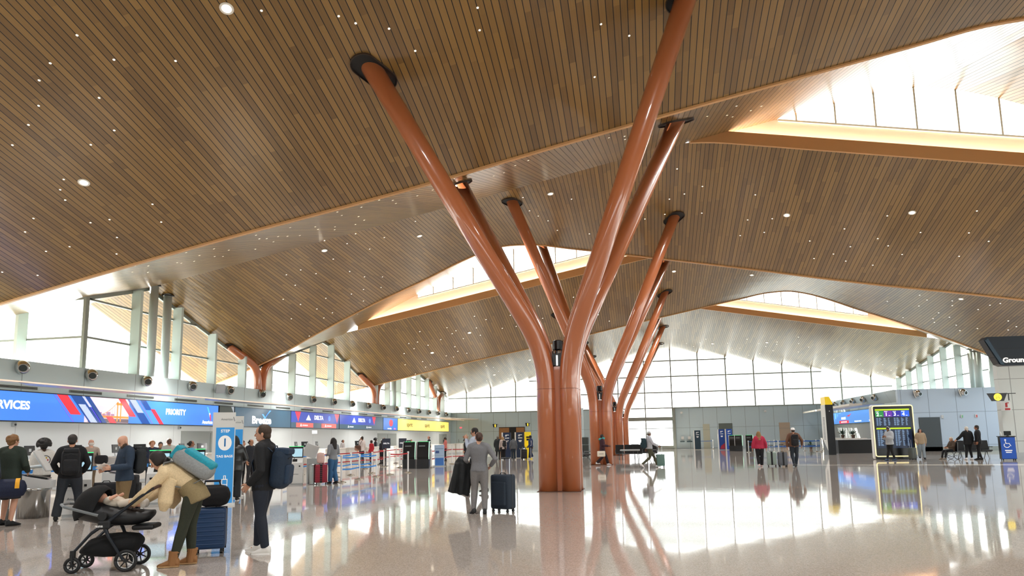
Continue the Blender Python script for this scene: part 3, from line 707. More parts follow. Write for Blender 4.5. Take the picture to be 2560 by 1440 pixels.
def person(label, loc, rz, h=1.75, pose=None, skin='#c99a7c', top='#222222', bottom='#20242c', shoe='#111111', hair=('short', '#2a1d14'), vox=.02, wd=1.,
           sleeve=1., hem=0., shorts=False, hands=(.35, .35), palms=None, face=True, turn=(0, 0), jacket=.018, legw=1., foot=(0, 0), fpitch=(0, 0), beard=None, loose=.0,
           collar=None, topname='top', bottomname='trousers', soles=None, hscale=1., group=None):
    s = h/1.75; J = dict(BASE); J.update(pose or {})
    J = {k: Vector(v)*s for k, v in J.items()}
    t = thing('person', label, 'person', loc, rz, group)
    X = (J['shR']-J['shL']).normalized(); XH = (J['hipR']-J['hipL']).normalized()
    SK = mat('skin_'+skin, skin, .55); TP = mat('cloth_'+top, top, .85, noise=.10, nscale=60) ; BT = mat('cloth_'+bottom, bottom, .85, noise=.10, nscale=60)
    SH = mat('shoe_'+shoe, shoe, .6)
    crotch = (J['hipL']+J['hipR'])/2 - (J['waist']-J['pelvis']).normalized()*.07*s
    def torso(mb, g, low=True, hemd=0.):
        sp = [crotch, J['pelvis'], J['waist'], interp(J['waist'], J['chest'], .55), J['chest'], interp(J['chest'], J['neck'], .6), interp(J['chest'], J['neck'], .88), J['neck']]
        rx = [.13, .165, .145, .152, .172, .175, .12, .062]; ry = [.10, .118, .102, .108, .118, .105, .082, .06]
        if not low:
            k = J['pelvis'] - (J['waist']-J['pelvis']).normalized()*(hemd)*s
            sp = [k] + sp[1:] if hemd > .02 else sp[1:]
            if hemd > .02: rx = [.172] + rx[1:]; ry = [.122] + ry[1:]
            else: rx = rx[1:]; ry = ry[1:]
        etube(mb, sp, [(r*wd+g)*s for r in rx[:-1]] + [(rx[-1]+g*.5)*s], [(r*(wd*.6+.4)+g)*s for r in ry[:-1]] + [(ry[-1]+g*.5)*s], X, 20)
        for a in 'LR':
            mb.ell(J['sh'+a], tuple(Vector((.062, .062, .06))*s*(.9+.1*wd)*(1+g*6)), seg=10, rows=7)
            mb.tube([interp(J['neck'], J['sh'+a], .15) - Vector((0, 0, .02*s)), J['sh'+a]], [(.07+g)*s, (.058+g)*s], 10)
    def arm(mb, a, g, fr=1.):
        S, E, W = J['sh'+a], J['el'+a], J['wr'+a]
        pts = [S, interp(S, E, .5), E]; r = [.053+g, .047+g, .041+g]
        if fr > .5:
            f = (fr-.5)*2; pts += [interp(E, W, .35*f), interp(E, W, f)]; r += [.041+g, .029 + .012*(1-f) + g]
        else: pts = [S, interp(S, E, fr*2)]; r = [.055+g, .05+g]
        mb.tube(pts, [q*s*(.75+.25*wd) for q in r], 12)
    def leg(mb, a, g, fr=1., bot=None):
        Hh, K, A = J['hip'+a], J['kn'+a], J['an'+a]
        pts = [Hh, interp(Hh, K, .35), interp(Hh, K, .8), K]; r = [.092, .085, .063, .058]
        if fr >= 1: pts += [interp(K, A, .3), interp(K, A, .7), A]; r += [.058, .046, .04] if bot is None else [.06, bot, bot]
        else: pts = pts[:2] + [interp(Hh, K, fr*1.6)]; r = [.095, .095, .09]
        mb.tube(pts, [(q*legw+g)*s for q in r], 14)
    # body: one continuous surface
    mb = MB(); torso(mb, 0)
    for a in 'LR':
        arm(mb, a, 0); leg(mb, a, 0)
        mb.ell(J['an'+a] + Vector((0, .03, -.03))*s, tuple(Vector((.035, .08, .03))*s), seg=8, rows=6)
    fd = J['head']-J['neck']; HM = Matrix.Translation(J['head']) @ Matrix.Rotation(turn[0], 4, 'Z') @ Matrix.Rotation(turn[1], 4, 'X') @ Matrix.Scale(s*hscale, 4)
    mb.tube([J['neck'] - fd*.25, J['neck'] + fd*.5, J['head'] - fd.normalized()*.04*s], [.062*s, .055*s, .052*s], 12)
    head_mb(mb, HM)
    nose = MB()
    nose.tube([HM @ Vector((0, .082, .012)), HM @ Vector((0, .1, -.012)), HM @ Vector((0, .108, -.028)), HM @ Vector((0, .088, -.036))], [.008*s, .011*s, .014*s, .01*s], 8)
    for sd in (-1, 1): nose.ell(HM @ Vector((.078*sd, -.012, -.012)), (.011*s, .02*s, .032*s), seg=8, rows=6)
    me = remesh(mb, vox, 2)
    for i, (a, sd) in enumerate((('L', -1), ('R', 1))):
        if hands[i] is None: continue
        W, E = J['wr'+a], J['el'+a]
        pn = (palms or {}).get(a, Vector((-sd, .1, 0)))
        hand_mb(nose, W, (W-E) if not palms or (a+'d') not in palms else Vector(palms[a+'d']), Vector(pn), s, hands[i], sd)
    join_mb(me, nose); obj('body', me, SK, t, fix=False)
    # clothes
    mb = MB(); torso(mb, jacket, False, hem if hem > .02 else .06)
    for a in 'LR':
        if sleeve > 0: arm(mb, a, jacket*.8+loose*.5, sleeve)
    if loose:
        etube(mb, [J['pelvis'], J['waist'], J['chest']], [(.17*wd+jacket+loose)*s, (.16*wd+jacket+loose)*s, (.17*wd+jacket)*s], [(.125+jacket+loose)*s, (.12+jacket+loose)*s, (.12+jacket)*s], X, 18)
    if collar: mb.tube([J['neck'] - fd*.15, J['neck'] + fd*.42], [.078*s, .074*s], 14)
    obj(topname, remesh(mb, vox, 3), TP, t, fix=False)
    mb = MB(); etube(mb, [crotch - Vector((0, 0, .01)), J['pelvis'], interp(J['pelvis'], J['waist'], .45)], [(.12*wd)*s, (.17*wd+.006)*s, (.157*wd+.006)*s], [.1*s, (.122*(wd*.6+.4)+.006)*s, (.112*(wd*.6+.4)+.006)*s], XH, 18)
    for a in 'LR':
        leg(mb, a, .012+loose*.3, .62 if shorts else 1., None if legw < 1.12 else .062)
        mb.ell(J['hip'+a], (.1*s*wd, .105*s*wd, .1*s), seg=10, rows=6)
    obj('shorts' if shorts else bottomname, remesh(mb, vox, 3), BT, t, fix=False)
    for i, a in enumerate('LR'):
        A = J['an'+a]; Mf = Matrix.Translation(A) @ Matrix.Rotation(foot[i], 4, 'Z') @ Matrix.Rotation(fpitch[i], 4, 'X') @ Matrix.Scale(s, 4)
        mb = MB(); mb.smooth = True
        def ring(y, w, z0, z1): return [Mf @ Vector((w*math.cos(2*PI*j/12), y, z0 + (z1-z0)*(.5+.5*math.sin(2*PI*j/12)))) for j in range(12)]
        mb.loft([ring(-.075, .02, -.07, -.02), ring(-.068, .038, -.083, .02), ring(-.03, .043, -.085, .045), ring(.02, .042, -.085, .03), ring(.08, .045, -.085, -.005), ring(.13, .046, -.085, -.028), ring(.17, .038, -.083, -.042), ring(.192, .018, -.078, -.055)])
        so = obj('shoe', mb, SH, t)
        if soles:
            mb = MB(); mb.loft([[Mf @ Vector((x*w_, y, z)) for x, y, w_ in [(-1, -.07, .035), (-1, .1, .049), (-1, .17, .036), (0, .196, 1), (1, .17, .036), (1, .1, .049), (1, -.07, .035)]] for z in (-.086, -.066)]); obj('sole', mb, mat('sole_'+soles, soles, .6), so)
    # hair and headwear
    st, hc = hair; HA = mat('hair_'+hc, hc, .6, noise=.25, nscale=90)
    if st != 'none':
        mb = MB()
        if st in ('short', 'long', 'pony', 'curly', 'afro', 'bob'):
            mb.ell(HM @ Vector((0, -.016, .036)), tuple(Vector((.09, .104, .097))*s*hscale), seg=14, rows=9)
            mb.ell(HM @ Vector((0, -.05, -.03)), tuple(Vector((.072, .062, .07))*s*hscale), seg=12, rows=8)
        if st == 'bald':
            mb.ell(HM @ Vector((0, -.045, -.02)), tuple(Vector((.079, .066, .062))*s*hscale), seg=12, rows=8)
        if st == 'thin':
            mb.ell(HM @ Vector((0, -.034, .018)), tuple(Vector((.085, .086, .092))*s*hscale), seg=14, rows=9)
            mb.ell(HM @ Vector((0, -.05, -.03)), tuple(Vector((.072, .06, .07))*s*hscale), seg=12, rows=8)
        if st in ('long', 'pony'):
            for sd in (-1, 1): mb.ell(HM @ Vector((sd*.068, -.012, -.012)), tuple(Vector((.026, .062, .075))*s), seg=10, rows=7)
        if st == 'long':
            b = HM @ Vector((0, -.08, -.02)); dn = (J['chest']-J['neck']).normalized()
            etube(mb, [HM @ Vector((0, -.06, .05)), b, J['neck'] + Vector((0, -.075, 0))*s, interp(J['neck'], J['chest'], .9) + Vector((0, -.13-jacket, 0))*s], [.09*s, .098*s, .105*s, .06*s], [.05*s, .05*s, .035*s, .02*s], X, 14)
            for sd in (-1, 1): mb.tube([HM @ Vector((sd*.06, .02, .06)), HM @ Vector((sd*.088, .02, -.03)), J['neck'] + Vector((sd*.1, .03, .02))*s, interp(J['neck'], J['chest'], .7) + Vector((sd*.11, .1, 0))*s], [.03*s, .034*s, .034*s, .018*s], 8)
        if st == 'bob':
            etube(mb, [HM @ Vector((0, -.02, .06)), HM @ Vector((0, -.03, -.03)), HM @ Vector((0, -.035, -.11)), HM @ Vector((0, -.04, -.17))], [.085*s, .1*s, .108*s, .085*s], [.08*s, .085*s, .08*s, .05*s], X, 14)
        if st in ('curly', 'afro'):
            rnd = random.Random(len(label)); n = 70 if st == 'curly' else 190; R_ = .095 if st == 'curly' else .145
            for k in range(n):
                u = rnd.uniform(-.35, 1); a = rnd.uniform(0, 2*PI); q = math.sqrt(max(0, 1-u*u)); v = Vector((q*math.cos(a), q*math.sin(a), u))
                if v.y > .55 and v.z < .5: continue
                mb.ell(HM @ (Vector((0, -.026, .03)) + Vector((v.x*R_*.93, v.y*R_, v.z*R_*.95))), tuple(Vector((.027, .027, .024))*s*(1 if st == 'curly' else 1.35)), seg=7, rows=5)
        if st == 'bun': 
            mb.ell(HM @ Vector((0, -.022, .03)), tuple(Vector((.083, .09, .088))*s), seg=14, rows=9); mb.ell(HM @ Vector((0, -.12, .0)), tuple(Vector((.045, .045, .045))*s), seg=10, rows=7)
            mb.ell(HM @ Vector((0, -.05, -.03)), tuple(Vector((.07, .058, .06))*s), seg=12, rows=8)
        if st == 'cap':
            mb.ell(HM @ Vector((0, -.05, -.02)), tuple(Vector((.078, .06, .06))*s), seg=12, rows=8)
        obj('hair', remesh(mb, min(vox, .014), 1), HA, t, fix=False)
        if st == 'cap' or len(hair) > 2: pass
    if beard:
        mb = MB(); mb.ell(HM @ Vector((0, .058, -.085)), tuple(Vector((.05, .042, .046))*s), seg=12, rows=8)
        mb.ell(HM @ Vector((.045, .02, -.06)), tuple(Vector((.028, .05, .045))*s), seg=10, rows=7); mb.ell(HM @ Vector((-.045, .02, -.06)), tuple(Vector((.028, .05, .045))*s), seg=10, rows=7)
        obj('beard', remesh(mb, .012, 1), mat('hair_'+beard, beard, .7, noise=.25, nscale=90), t, fix=False)
    if face:
        mb = MB()
        for sd in (-1, 1): mb.ell(HM @ Vector((.032*sd, .0815, .004)), (.012*s, .006*s, .006*s), seg=8, rows=5)
        mb.cur = 1
        for sd in (-1, 1): mb.ell(HM @ Vector((.032*sd, .0925, .02)), (.017*s, .005*s, .004*s), seg=8, rows=5)
        obj('eyes', mb, [mat('eye_dark', '#1d1512', .3), HA], t)
        mb = MB(); mb.ell(HM @ Vector((0, .087, -.066)), (.024*s, .006*s, .006*s), seg=10, rows=5); obj('mouth', mb, mat('lips', '#8f4a42', .5), t)
    t['_hm'] = 0; del t['_hm']
    return t, HM, J
def cap_on(t, HM, col, s=1., back=False):
    mb = MB(); mb.smooth = True; mb.lathe([(.093, .02), (.095, .05), (.085, .09), (.055, .118), (.01, .128)], (0, 0, 0), 16)
    for i, v in enumerate(mb.v): mb.v[i] = tuple(HM @ Vector((v[0]*.95, v[1]*1.05-.004, v[2])))
    q = obj('cap', mb, mat('cap_'+col, col, .8), t)
    m2 = MB(); sg = -1 if back else 1
    o = [HM @ Vector((.075*math.cos(a)*1., sg*(.06+.1*math.sin(a)), .03-.012*math.sin(a))) for a in [PI*i/10 for i in range(11)]]
    m2.prism(o, Vector((0, 0, .008))); obj('brim', m2, mat('cap_'+col, col, .8), q)
def backpack(label, loc, rz, size=(.32, .2, .48), col='#1f3350', col2=None, tilt=0., straps=True, group=None, strapc=None, pk=1.):
    """back panel faces local +Y (towards the wearer)"""
    t = thing('backpack', label, 'backpack', loc, rz, group); t.rotation_euler = (tilt, 0, rz)
    w, d, h = size; C1 = mat('bag_'+col, col, .75, noise=.12, nscale=50); C2 = mat('bag_'+(col2 or col), col2 or col, .75, noise=.12, nscale=50)
    mb = MB(); mb.rbox((0, 0, 0), (w, d, h), min(w, d, h)*.38); mb.ell((0, -.02, -h*.22), (w*.5, d*.62, h*.3), seg=14, rows=8)
    obj('bag_body', remesh(mb, .016, 4), C1, t, fix=False)
    mb = MB(); mb.rbox((0, -d*.5+d*.1*(pk-1), -h*.12*(2-pk)), (w*.74*(1+.3*(pk-1)), d*.32*pk, h*.52*pk), d*.15); obj('front_pocket', remesh(mb, .014, 3), C2, t, fix=False)
    mb = MB(); mb.rbox((0, -d*.1, h*.46), (w*.8, d*.85, h*.16), d*.06); obj('top_lid', remesh(mb, .014, 3), C2, t, fix=False)
    mb = MB(); mb.tube([(-.05, d*.42, h*.5), (-.03, d*.44, h*.57), (.03, d*.44, h*.57), (.05, d*.42, h*.5)], .009, 6); obj('grab_handle', mb, C1, t)
    mb = MB()
    mb.tube([(-w*.36, -d*.55, h*.28), (0, -d*.62, h*.34), (w*.36, -d*.55, h*.28)], .006, 6); obj('zip', mb, mat('zip_dark', '#15171b', .5), t)
    if straps:
        SC = mat('bag_'+(strapc or col), strapc or col, .75, noise=.12, nscale=50)
        for sx in (-1, 1):
            mb = MB(); mb.tube([(sx*w*.26, d*.48, h*.42), (sx*w*.34, d*.5+.06, h*.52), (sx*w*.42, d*.5+.19, h*.42), (sx*w*.47, d*.5+.235, h*.1), (sx*w*.48, d*.5+.17, -h*.22), (sx*w*.42, d*.45, -h*.38)], [.022, .03, .03, .028, .014, .012], 8, flat=.4)
            obj('strap', mb, SC, t)
    return t
def suitcase(label, loc, rz, size=(.42, .26, .6), col='#1d2733', soft=False, handle=.38, stripe=None, ribs=True, group=None, htop='#22262a'):
    """wide side faces local -Y, stands on four wheels, z=0 at the floor"""
    t = thing('suitcase', label, 'suitcase', loc, rz, group); w, d, h = size
    C = mat('case_'+col, col, .45 if not soft else .85, noise=.1 if soft else 0, nscale=50); K = mat('case_black', '#121315', .5)
    mb = MB(); mb.smooth = True; mb.rbox((0, 0, .065+h/2), (w, d, h), .045, seg=3); obj('shell', mb, C, t)
    if soft:
        mb = MB(); mb.rbox((0, -d/2-.015, .065+h*.45), (w*.8, .07, h*.7), .03); obj('front_pocket', mb, C, t)
    elif stripe:
        mb = MB(); mb.box((0, 0, .065+h/2), (w*.2, d+.008, h+.008)); obj('centre_strap', mb, mat('case_'+stripe, stripe, .6), t)
    if ribs and not soft:
        mb = MB()
        for k in range(8): mb.rbox((0, 0, .065+h*(.12+.108*k)), (w*.93, d+.012, .018), .006, seg=1)
        obj('rib_band', mb, C, t)
    mb = MB(); mb.box((0, 0, .065+h/2), (w+.006, .014, h+.006)); obj('zip_band', mb, K, t)
    for sx in (-1, 1):
        for sy in (-1, 1):
            mb = MB(); mb.box((sx*(w/2-.05), sy*(d/2-.05), .055), (.03, .03, .03)); wb = obj('wheel_fork', mb, K, t)
            mb = MB(); mb.cyl((sx*(w/2-.05)-.018, sy*(d/2-.05), .027), (sx*(w/2-.05)+.018, sy*(d/2-.05), .027), .027, 12); obj('wheel', mb, K, wb)
    if handle:
        mb = MB(); y = d/2-.05
        for sx in (-1, 1): mb.cyl((sx*w*.22, y, .06+h), (sx*w*.22, y, .06+h+handle), .009, 8)
        q = obj('telescopic_handle', mb, mat('alu', '#b8bcc0', .3, 1.), t)
        mb = MB(); mb.rbox((0, y, .06+h+handle), (w*.52, .032, .03), .012); obj('grip', mb, mat('case_'+htop, htop, .5), q)
    mb = MB(); mb.tube([(-.07, 0, .065+h), (-.05, 0, .065+h+.03), (.05, 0, .065+h+.03), (.07, 0, .065+h)], .011, 6); obj('carry_handle', mb, K, t)
    return t
R = math.radians
def place(base, rz, p):
    """a point given in the frame of somebody standing at base, turned rz"""
    c, s = math.cos(rz), math.sin(rz)
    return (base[0] + c*p[0] - s*p[1], base[1] + s*p[0] + c*p[1], base[2] + p[2] if len(base) > 2 else p[2])
# ---- man with the navy backpack
B = (-5.27, 8.85, 0); rz = R(98)
t, HM, J = person('standing man in black jacket and dark trousers with white trainers, wearing a navy backpack', B, rz, 1.77,
    dict(anL=(-.12, -.1, .085), anR=(.10, .1, .085), knL=(-.11, -.02, .5), knR=(.1, .07, .5), elL=(-.25, -.06, 1.12), elR=(.26, -.1, 1.12), wrL=(-.2, .12, .93), wrR=(.2, .08, .93), head=(0, .03, 1.615)),
    '#c7957a', '#17181b', '#1c2330', '#e6e4df', ('short', '#3a2a1c'), .013, 1.06, hem=.1, hands=(.6, .6), turn=(.12, 0), foot=(.1, -.25), collar=1, beard=None, topname='jacket', soles='#f4f2ee', jacket=.024, legw=1.1)
backpack('navy backpack on the back of the man in black jacket', place(B, rz, (0, -.24, 1.14)), rz, (.32, .24, .54), '#15283c', '#1a3048', R(6))
# ---- woman bending over the pushchair
B2 = (-5.66, 7.9, 0); r2 = R(112)
t, HM, J = person('woman in cream jacket and dark green leggings bending over a pushchair, brown boots', B2, r2, 1.66,
    dict(pelvis=(0, 0, .95), waist=(0, .09, 1.06), chest=(0, .24, 1.17), neck=(0, .37, 1.28), head=(0, .475, 1.375), shL=(-.18, .33, 1.21), shR=(.18, .33, 1.21),
         elL=(-.24, .53, .98), elR=(.22, .5, .95), wrL=(-.12, .72, .83), wrR=(.13, .7, .82), hipL=(-.09, 0, .93), hipR=(.09, 0, .93), knL=(-.1, .1, .5), knR=(.1, .05, .5), anL=(-.1, .2, .09), anR=(.1, .03, .09)),
    '#d3a48a', '#d9c29a', '#2c3023', '#94663a', ('pony', '#1f1613'), .013, .97, hem=.0, hands=(.5, .5), palms={'L': Vector((.3, 0, -1)), 'R': Vector((-.3, 0, -1))}, turn=(0, -.62), topname='jacket', jacket=.03, loose=.0, soles='#b58f62', bottomname='leggings')
mb = MB()   # jumper hanging below the jacket, boot shafts, open jacket tails
etube(mb, [J['pelvis'] + Vector((0, -.06, -.12)), J['pelvis'] + Vector((0, 0, .0)), J['waist']], [.195, .19, .185], [.15, .148, .14], (1, 0, 0), 20)
obj('jumper', remesh(mb, .014, 3), mat('cloth_#8a7a58', '#8a7a58', .9, noise=.1, nscale=70), t, fix=False)
for sd, a in ((-1, 'L'), (1, 'R')):
    mb = MB(); A = J['an'+a]; mb.tube([A + Vector((0, .01, -.06)), A + Vector((0, .0, .03)), A + Vector((0, -.01, .09))], [.056, .058, .062], 14); mb.tube([A + Vector((0, -.01, .085)), A + Vector((0, -.01, .11))], [.066, .066], 14)
    obj('boot_shaft', mb, MATS['shoe_#94663a'], t)
    mb = MB(); C0 = J['chest'] + Vector((sd*.15, .06, -.12)); etube(mb, [J['chest'] + Vector((sd*.14, .0, -.02)), C0, C0 + Vector((sd*.03, .0, -.2)), C0 + Vector((sd*.02, .03, -.3))], [.05, .06, .07, .03], [.09, .1, .09, .04], (1, 0, 0), 12)
    obj('jacket_tail', remesh(mb, .014, 3), MATS['cloth_#d9c29a'], t, fix=False)
mb = MB(); mb.ell(HM @ Vector((0, -.06, -.07)), (.06, .06, .07), seg=10, rows=7); obj('hair_knot', remesh(mb, .013, 1), MATS['hair_#1f1613'], t, fix=False)
backpack('grey hiking backpack with turquoise top on the bending woman', place(B2, r2, (0, .02, 1.25)), r2, (.31, .21, .54), '#8d9192', '#1c93a8', R(-56), strapc='#7b7f80', pk=1.5)
# ---- pushchair
def pushchair():
    base = place(B2, r2, (0, .98, 0)); t = thing('pushchair', 'black pushchair with spoked wheels and a hooded carrier, pushed by the bending woman', 'pushchair', base, r2)
    K = mat('pram_black', '#121316', .55); F = mat('pram_frame', '#1d232b', .35, .3); FB = mat('pram_fabric', '#0e0f11', .95, noise=.2, nscale=80); W = mat('pram_rim', '#d8dadb', .4); G = mat('pram_grey', '#6e7477', .4)
    def wheel(x, y, r):
        mb = MB(); mb.smooth = True; mb.tube([(x, y+(r-.018)*math.cos(a), r+(r-.018)*math.sin(a)) for a in [2*PI*i/28 for i in range(29)]], .02, 8); w = obj('wheel', mb, K, t)
        mb = MB(); mb.tube([(x, y+(r-.042)*math.cos(a), r+(r-.042)*math.sin(a)) for a in [2*PI*i/28 for i in range(29)]], .006, 6); obj('rim', mb, W, w)
        mb = MB(); mb.cyl((x-.025, y, r), (x+.025, y, r), .022, 12)
        for i in range(7):
            a = 2*PI*i/7; mb.tube([(x, y, r), (x, y+(r-.04)*math.cos(a), r+(r-.04)*math.sin(a))], .008, 6)
        obj('spokes', mb, K, w)
    for sx in (-1, 1):
        wheel(sx*.25, -.3, .13); wheel(sx*.2, .3, .095)
        mb = MB(); mb.tube([(sx*.2, .3, .2), (sx*.225, .3, .2), (sx*.225, .3, .1)], .014, 8); mb.box((sx*.2, .3, .22), (.045, .05, .09)); obj('front_fork', mb, K, t)
        mb = MB(); mb.tube([(sx*.2, .29, .25), (sx*.25, .1, .46), (sx*.27, -.07, .58), (sx*.27, -.42, .87), (sx*.265, -.58, .98)], [.016, .018, .022, .017, .016], 10); obj('side_tube', mb, F, t)
        mb = MB(); mb.tube([(sx*.265, -.04, .56), (sx*.26, -.1, .42), (sx*.25, -.27, .14)], [.026, .02, .017], 10); obj('rear_leg', mb, F, t)
        mb = MB(); mb.rbox((sx*.275, -.05, .56), (.045, .14, .1), .02); obj('hinge_block', mb, K, t)
    text('maker_name', 'nuna', .045, mat('logo_white', '#e8e8e8', .5), (-.3, .0, .55), (PI/2, 0, -PI/2), t, .001, bold=.001)
    mb = MB(); mb.tube([(-.265, -.55, .96), (-.25, -.63, 1.0), (.25, -.63, 1.0), (.265, -.55, .96)], .019, 10); obj('handlebar', mb, mat('pram_leather', '#4a2f20', .6), t)
    mb = MB(); mb.smooth = True
    R_ = []
    for y, w, z0, z1 in ((.26, .13, .2, .28), (.18, .2, .17, .37), (0, .235, .15, .43), (-.2, .235, .15, .44), (-.34, .21, .2, .42), (-.38, .16, .26, .38)):
        R_.append([Vector((w*math.cos(a), y, (z0+z1)/2 + (z1-z0)/2*math.sin(a))) for a in [2*PI*i/16 for i in range(16)]])
    mb.loft(R_); obj('basket', mb, FB, t)
    mb = MB(); mb.smooth = True; R_ = []
    for y, w, z0, z1 in ((.38, .1, .72, .8), (.3, .18, .6, .84), (.1, .22, .55, .82), (-.1, .22, .52, .76), (-.3, .21, .52, .72), (-.46, .16, .56, .7), (-.52, .08, .62, .7)):
        R_.append([Vector((w*math.cos(a), y, (z0+z1)/2 + (z1-z0)/2*math.sin(a))) for a in [2*PI*i/16 for i in range(16)]])
    mb.loft(R_); obj('seat_shell', mb, K, t)
    mb = MB(); mb.rbox((0, -.44, .5), (.34, .26, .06), .03); obj('foot_rest', mb, K, t)
    mb = MB(); mb.smooth = True; R_ = []
    for i in range(10):
        a = R(-25 + 135*i/9); c = Vector((0, .1, .72)); dy, dz = math.cos(a), math.sin(a); r = .3 if i < 9 else .27
        R_.append([c + Vector((.235*math.cos(b), dy*r*max(0, math.sin(b))**.8*1.0, dz*r*max(0, math.sin(b))**.8)) for b in [PI*j/14 for j in range(15)]])
    mb.loft(R_, cap=False, closed=False); hd = obj('hood', mb, FB, t)
    m = hd.modifiers.new('solid', 'SOLIDIFY'); m.thickness = .015
    mb = MB(); mb.tube([(-.25, .0, .66), (-.25, .2, .72), (-.22, .42, .78), (-.1, .5, .8), (.1, .5, .8), (.22, .42, .78), (.25, .2, .72), (.25, .0, .66)], .017, 10); ch = obj('carry_bar', mb, G, t)
    for sx in (-1, 1):
        mb = MB(); mb.cyl((sx*.225, -.02, .66), (sx*.275, -.02, .66), .05, 16); obj('pivot', mb, K, ch)
pushchair()
PB = place(B2, r2, (0, .98, 0))
t = thing('baby', 'baby in pale clothes lying in the hooded carrier of the pushchair', 'baby', PB, r2)
mb = MB(); mb.ell((0, .1, .86), (.062, .072, .07), seg=14, rows=10); mb.ell((0, -.05, .8), (.085, .13, .07), seg=12, rows=8)
for s in (-1, 1): mb.tube([(s*.05, -.13, .78), (s*.08, -.26, .8), (s*.06, -.38, .76)], [.042, .036, .028], 10); mb.tube([(s*.08, .02, .82), (s*.13, -.05, .86), (s*.1, -.12, .9)], [.032, .026, .02], 8)
obj('body', remesh(mb, .011, 2), mat('skin_baby', '#d8a58c', .55), t, fix=False)
mb = MB(); mb.ell((0, -.05, .805), (.095, .14, .077), seg=12, rows=8)
for s in (-1, 1): mb.tube([(s*.05, -.13, .785), (s*.08, -.26, .805)], [.05, .043], 10); mb.tube([(s*.08, .02, .825), (s*.13, -.05, .865)], [.04, .034], 8)
obj('romper', remesh(mb, .012, 2), mat('romper_cream', '#d6cbbb', .85), t, fix=False)
for s in (-1, 1):
    mb = MB(); mb.ell((s*.06, -.4, .78), (.035, .04, .055), seg=10, rows=8); obj('sock', mb, mat('sock_white', '#e9e6e1', .9), t)
# ---- her suitcase and bag
SC = (-6.02, 8.78, 0)
suitcase('blue ribbed hard suitcase standing behind the bending woman', SC, R(28), (.42, .27, .56), '#1c3d66', handle=.36, htop='#1c2a48')
t = thing('duffel_bag', 'black soft bag sitting on the blue ribbed suitcase', 'bag', (SC[0]+.02, SC[1]-.03, .785), R(28))
mb = MB(); mb.rbox((.03, -.02, 0), (.44, .26, .3), .12); obj('bag_body', remesh(mb, .015, 3), mat('bag_black', '#15161a', .85, noise=.2, nscale=60), t, fix=False)
mb = MB(); mb.tube([(-.1, -.05, .13), (-.08, -.05, .2), (.1, -.05, .2), (.12, -.05, .13)], .011, 6); obj('handle', mb, MATS['bag_black'], t)
# ---- man with black jumper and backpack, seen from behind
B3 = (-11.7, 12.3, 0); r3 = R(42)
person('man in black jumper and charcoal trousers seen from behind, legs apart, black backpack', B3, r3, 1.76,
    dict(anL=(-.2, .0, .085), anR=(.23, .06, .085), knL=(-.15, .02, .5), knR=(.16, .04, .5), elL=(-.3, .0, 1.14), elR=(.3, .0, 1.14), wrL=(-.22, .14, .96), wrR=(.22, .14, .96), head=(0, .03, 1.61)),
    '#c08a6a', '#15161a', '#2e333b', '#141414', ('short', '#26211f'), .018, 1.14, hem=.1, hands=(.6, .6), turn=(-.1, -.2), face=False, legw=1.2, jacket=.022, topname='jumper')
backpack('black backpack on the man with charcoal trousers', place(B3, r3, (0, -.24, 1.18)), r3, (.33, .22, .52), '#16181d', None, R(3))
# ---- boy and the person cut off at the left edge
B4 = (-12.25, 11.45, 0); r4 = R(18)
person('curly haired boy in dark green jacket and shorts at the left edge', B4, r4, 1.76,
    dict(anL=(-.14, .1, .085), anR=(.12, -.12, .085), knL=(-.12, .12, .5), knR=(.11, 0, .5), wrL=(-.2, .22, 1.02), wrR=(.2, .2, 1.02), elL=(-.27, -.02, 1.14), elR=(.27, -.02, 1.14)),
    '#d2a086', '#27332b', '#24282c', '#16171a', ('curly', '#7d5a36'), .018, 1.02, hem=.1, shorts=True, turn=(-.35, 0), face=False, topname='jacket', foot=(-.5, -.6), jacket=.026)
B5 = (-12.22, 10.85, 0); r5 = R(30)
person('person in grey quilted jacket, mostly cut off at the left edge', B5, r5, 1.62,
    dict(wrL=(-.2, .2, .98), wrR=(.2, .2, .98)), '#c99a7c', '#3b4450', '#1d2b4e', '#15161a', ('bob', '#3d2b1d'), .02, 1.05, hem=.1, face=False, topname='jacket', jacket=.035)
t = thing('duffel_bag', 'navy duffel bag with yellow straps hanging at the left edge', 'bag', place(B5, r5, (.42, .02, .73)), R(42))
mb = MB(); mb.rbox((0, 0, 0), (.56, .3, .36), .14); obj('bag_body', remesh(mb, .016, 3), mat('bag_navy', '#101b36', .8, noise=.2, nscale=50), t, fix=False)
YL = mat('webbing_yellow', '#e0a21c', .7)
mb = MB(); mb.tube([(-.16, -.0, .17), (-.3, -.02, .3), (-.44, -.02, .55), (-.5, 0, .78)], .026, 8); obj('shoulder_strap', mb, YL, t)
mb = MB(); mb.loft([[Vector((x, .158*math.cos(a)*1., .188*math.sin(a))) for a in [PI*1.02*j/10 - .1 for j in range(11)]] for x in (.1, .17)], cap=False, closed=False); o = obj('band', mb, YL, t); o.modifiers.new('s', 'SOLIDIFY').thickness = .008
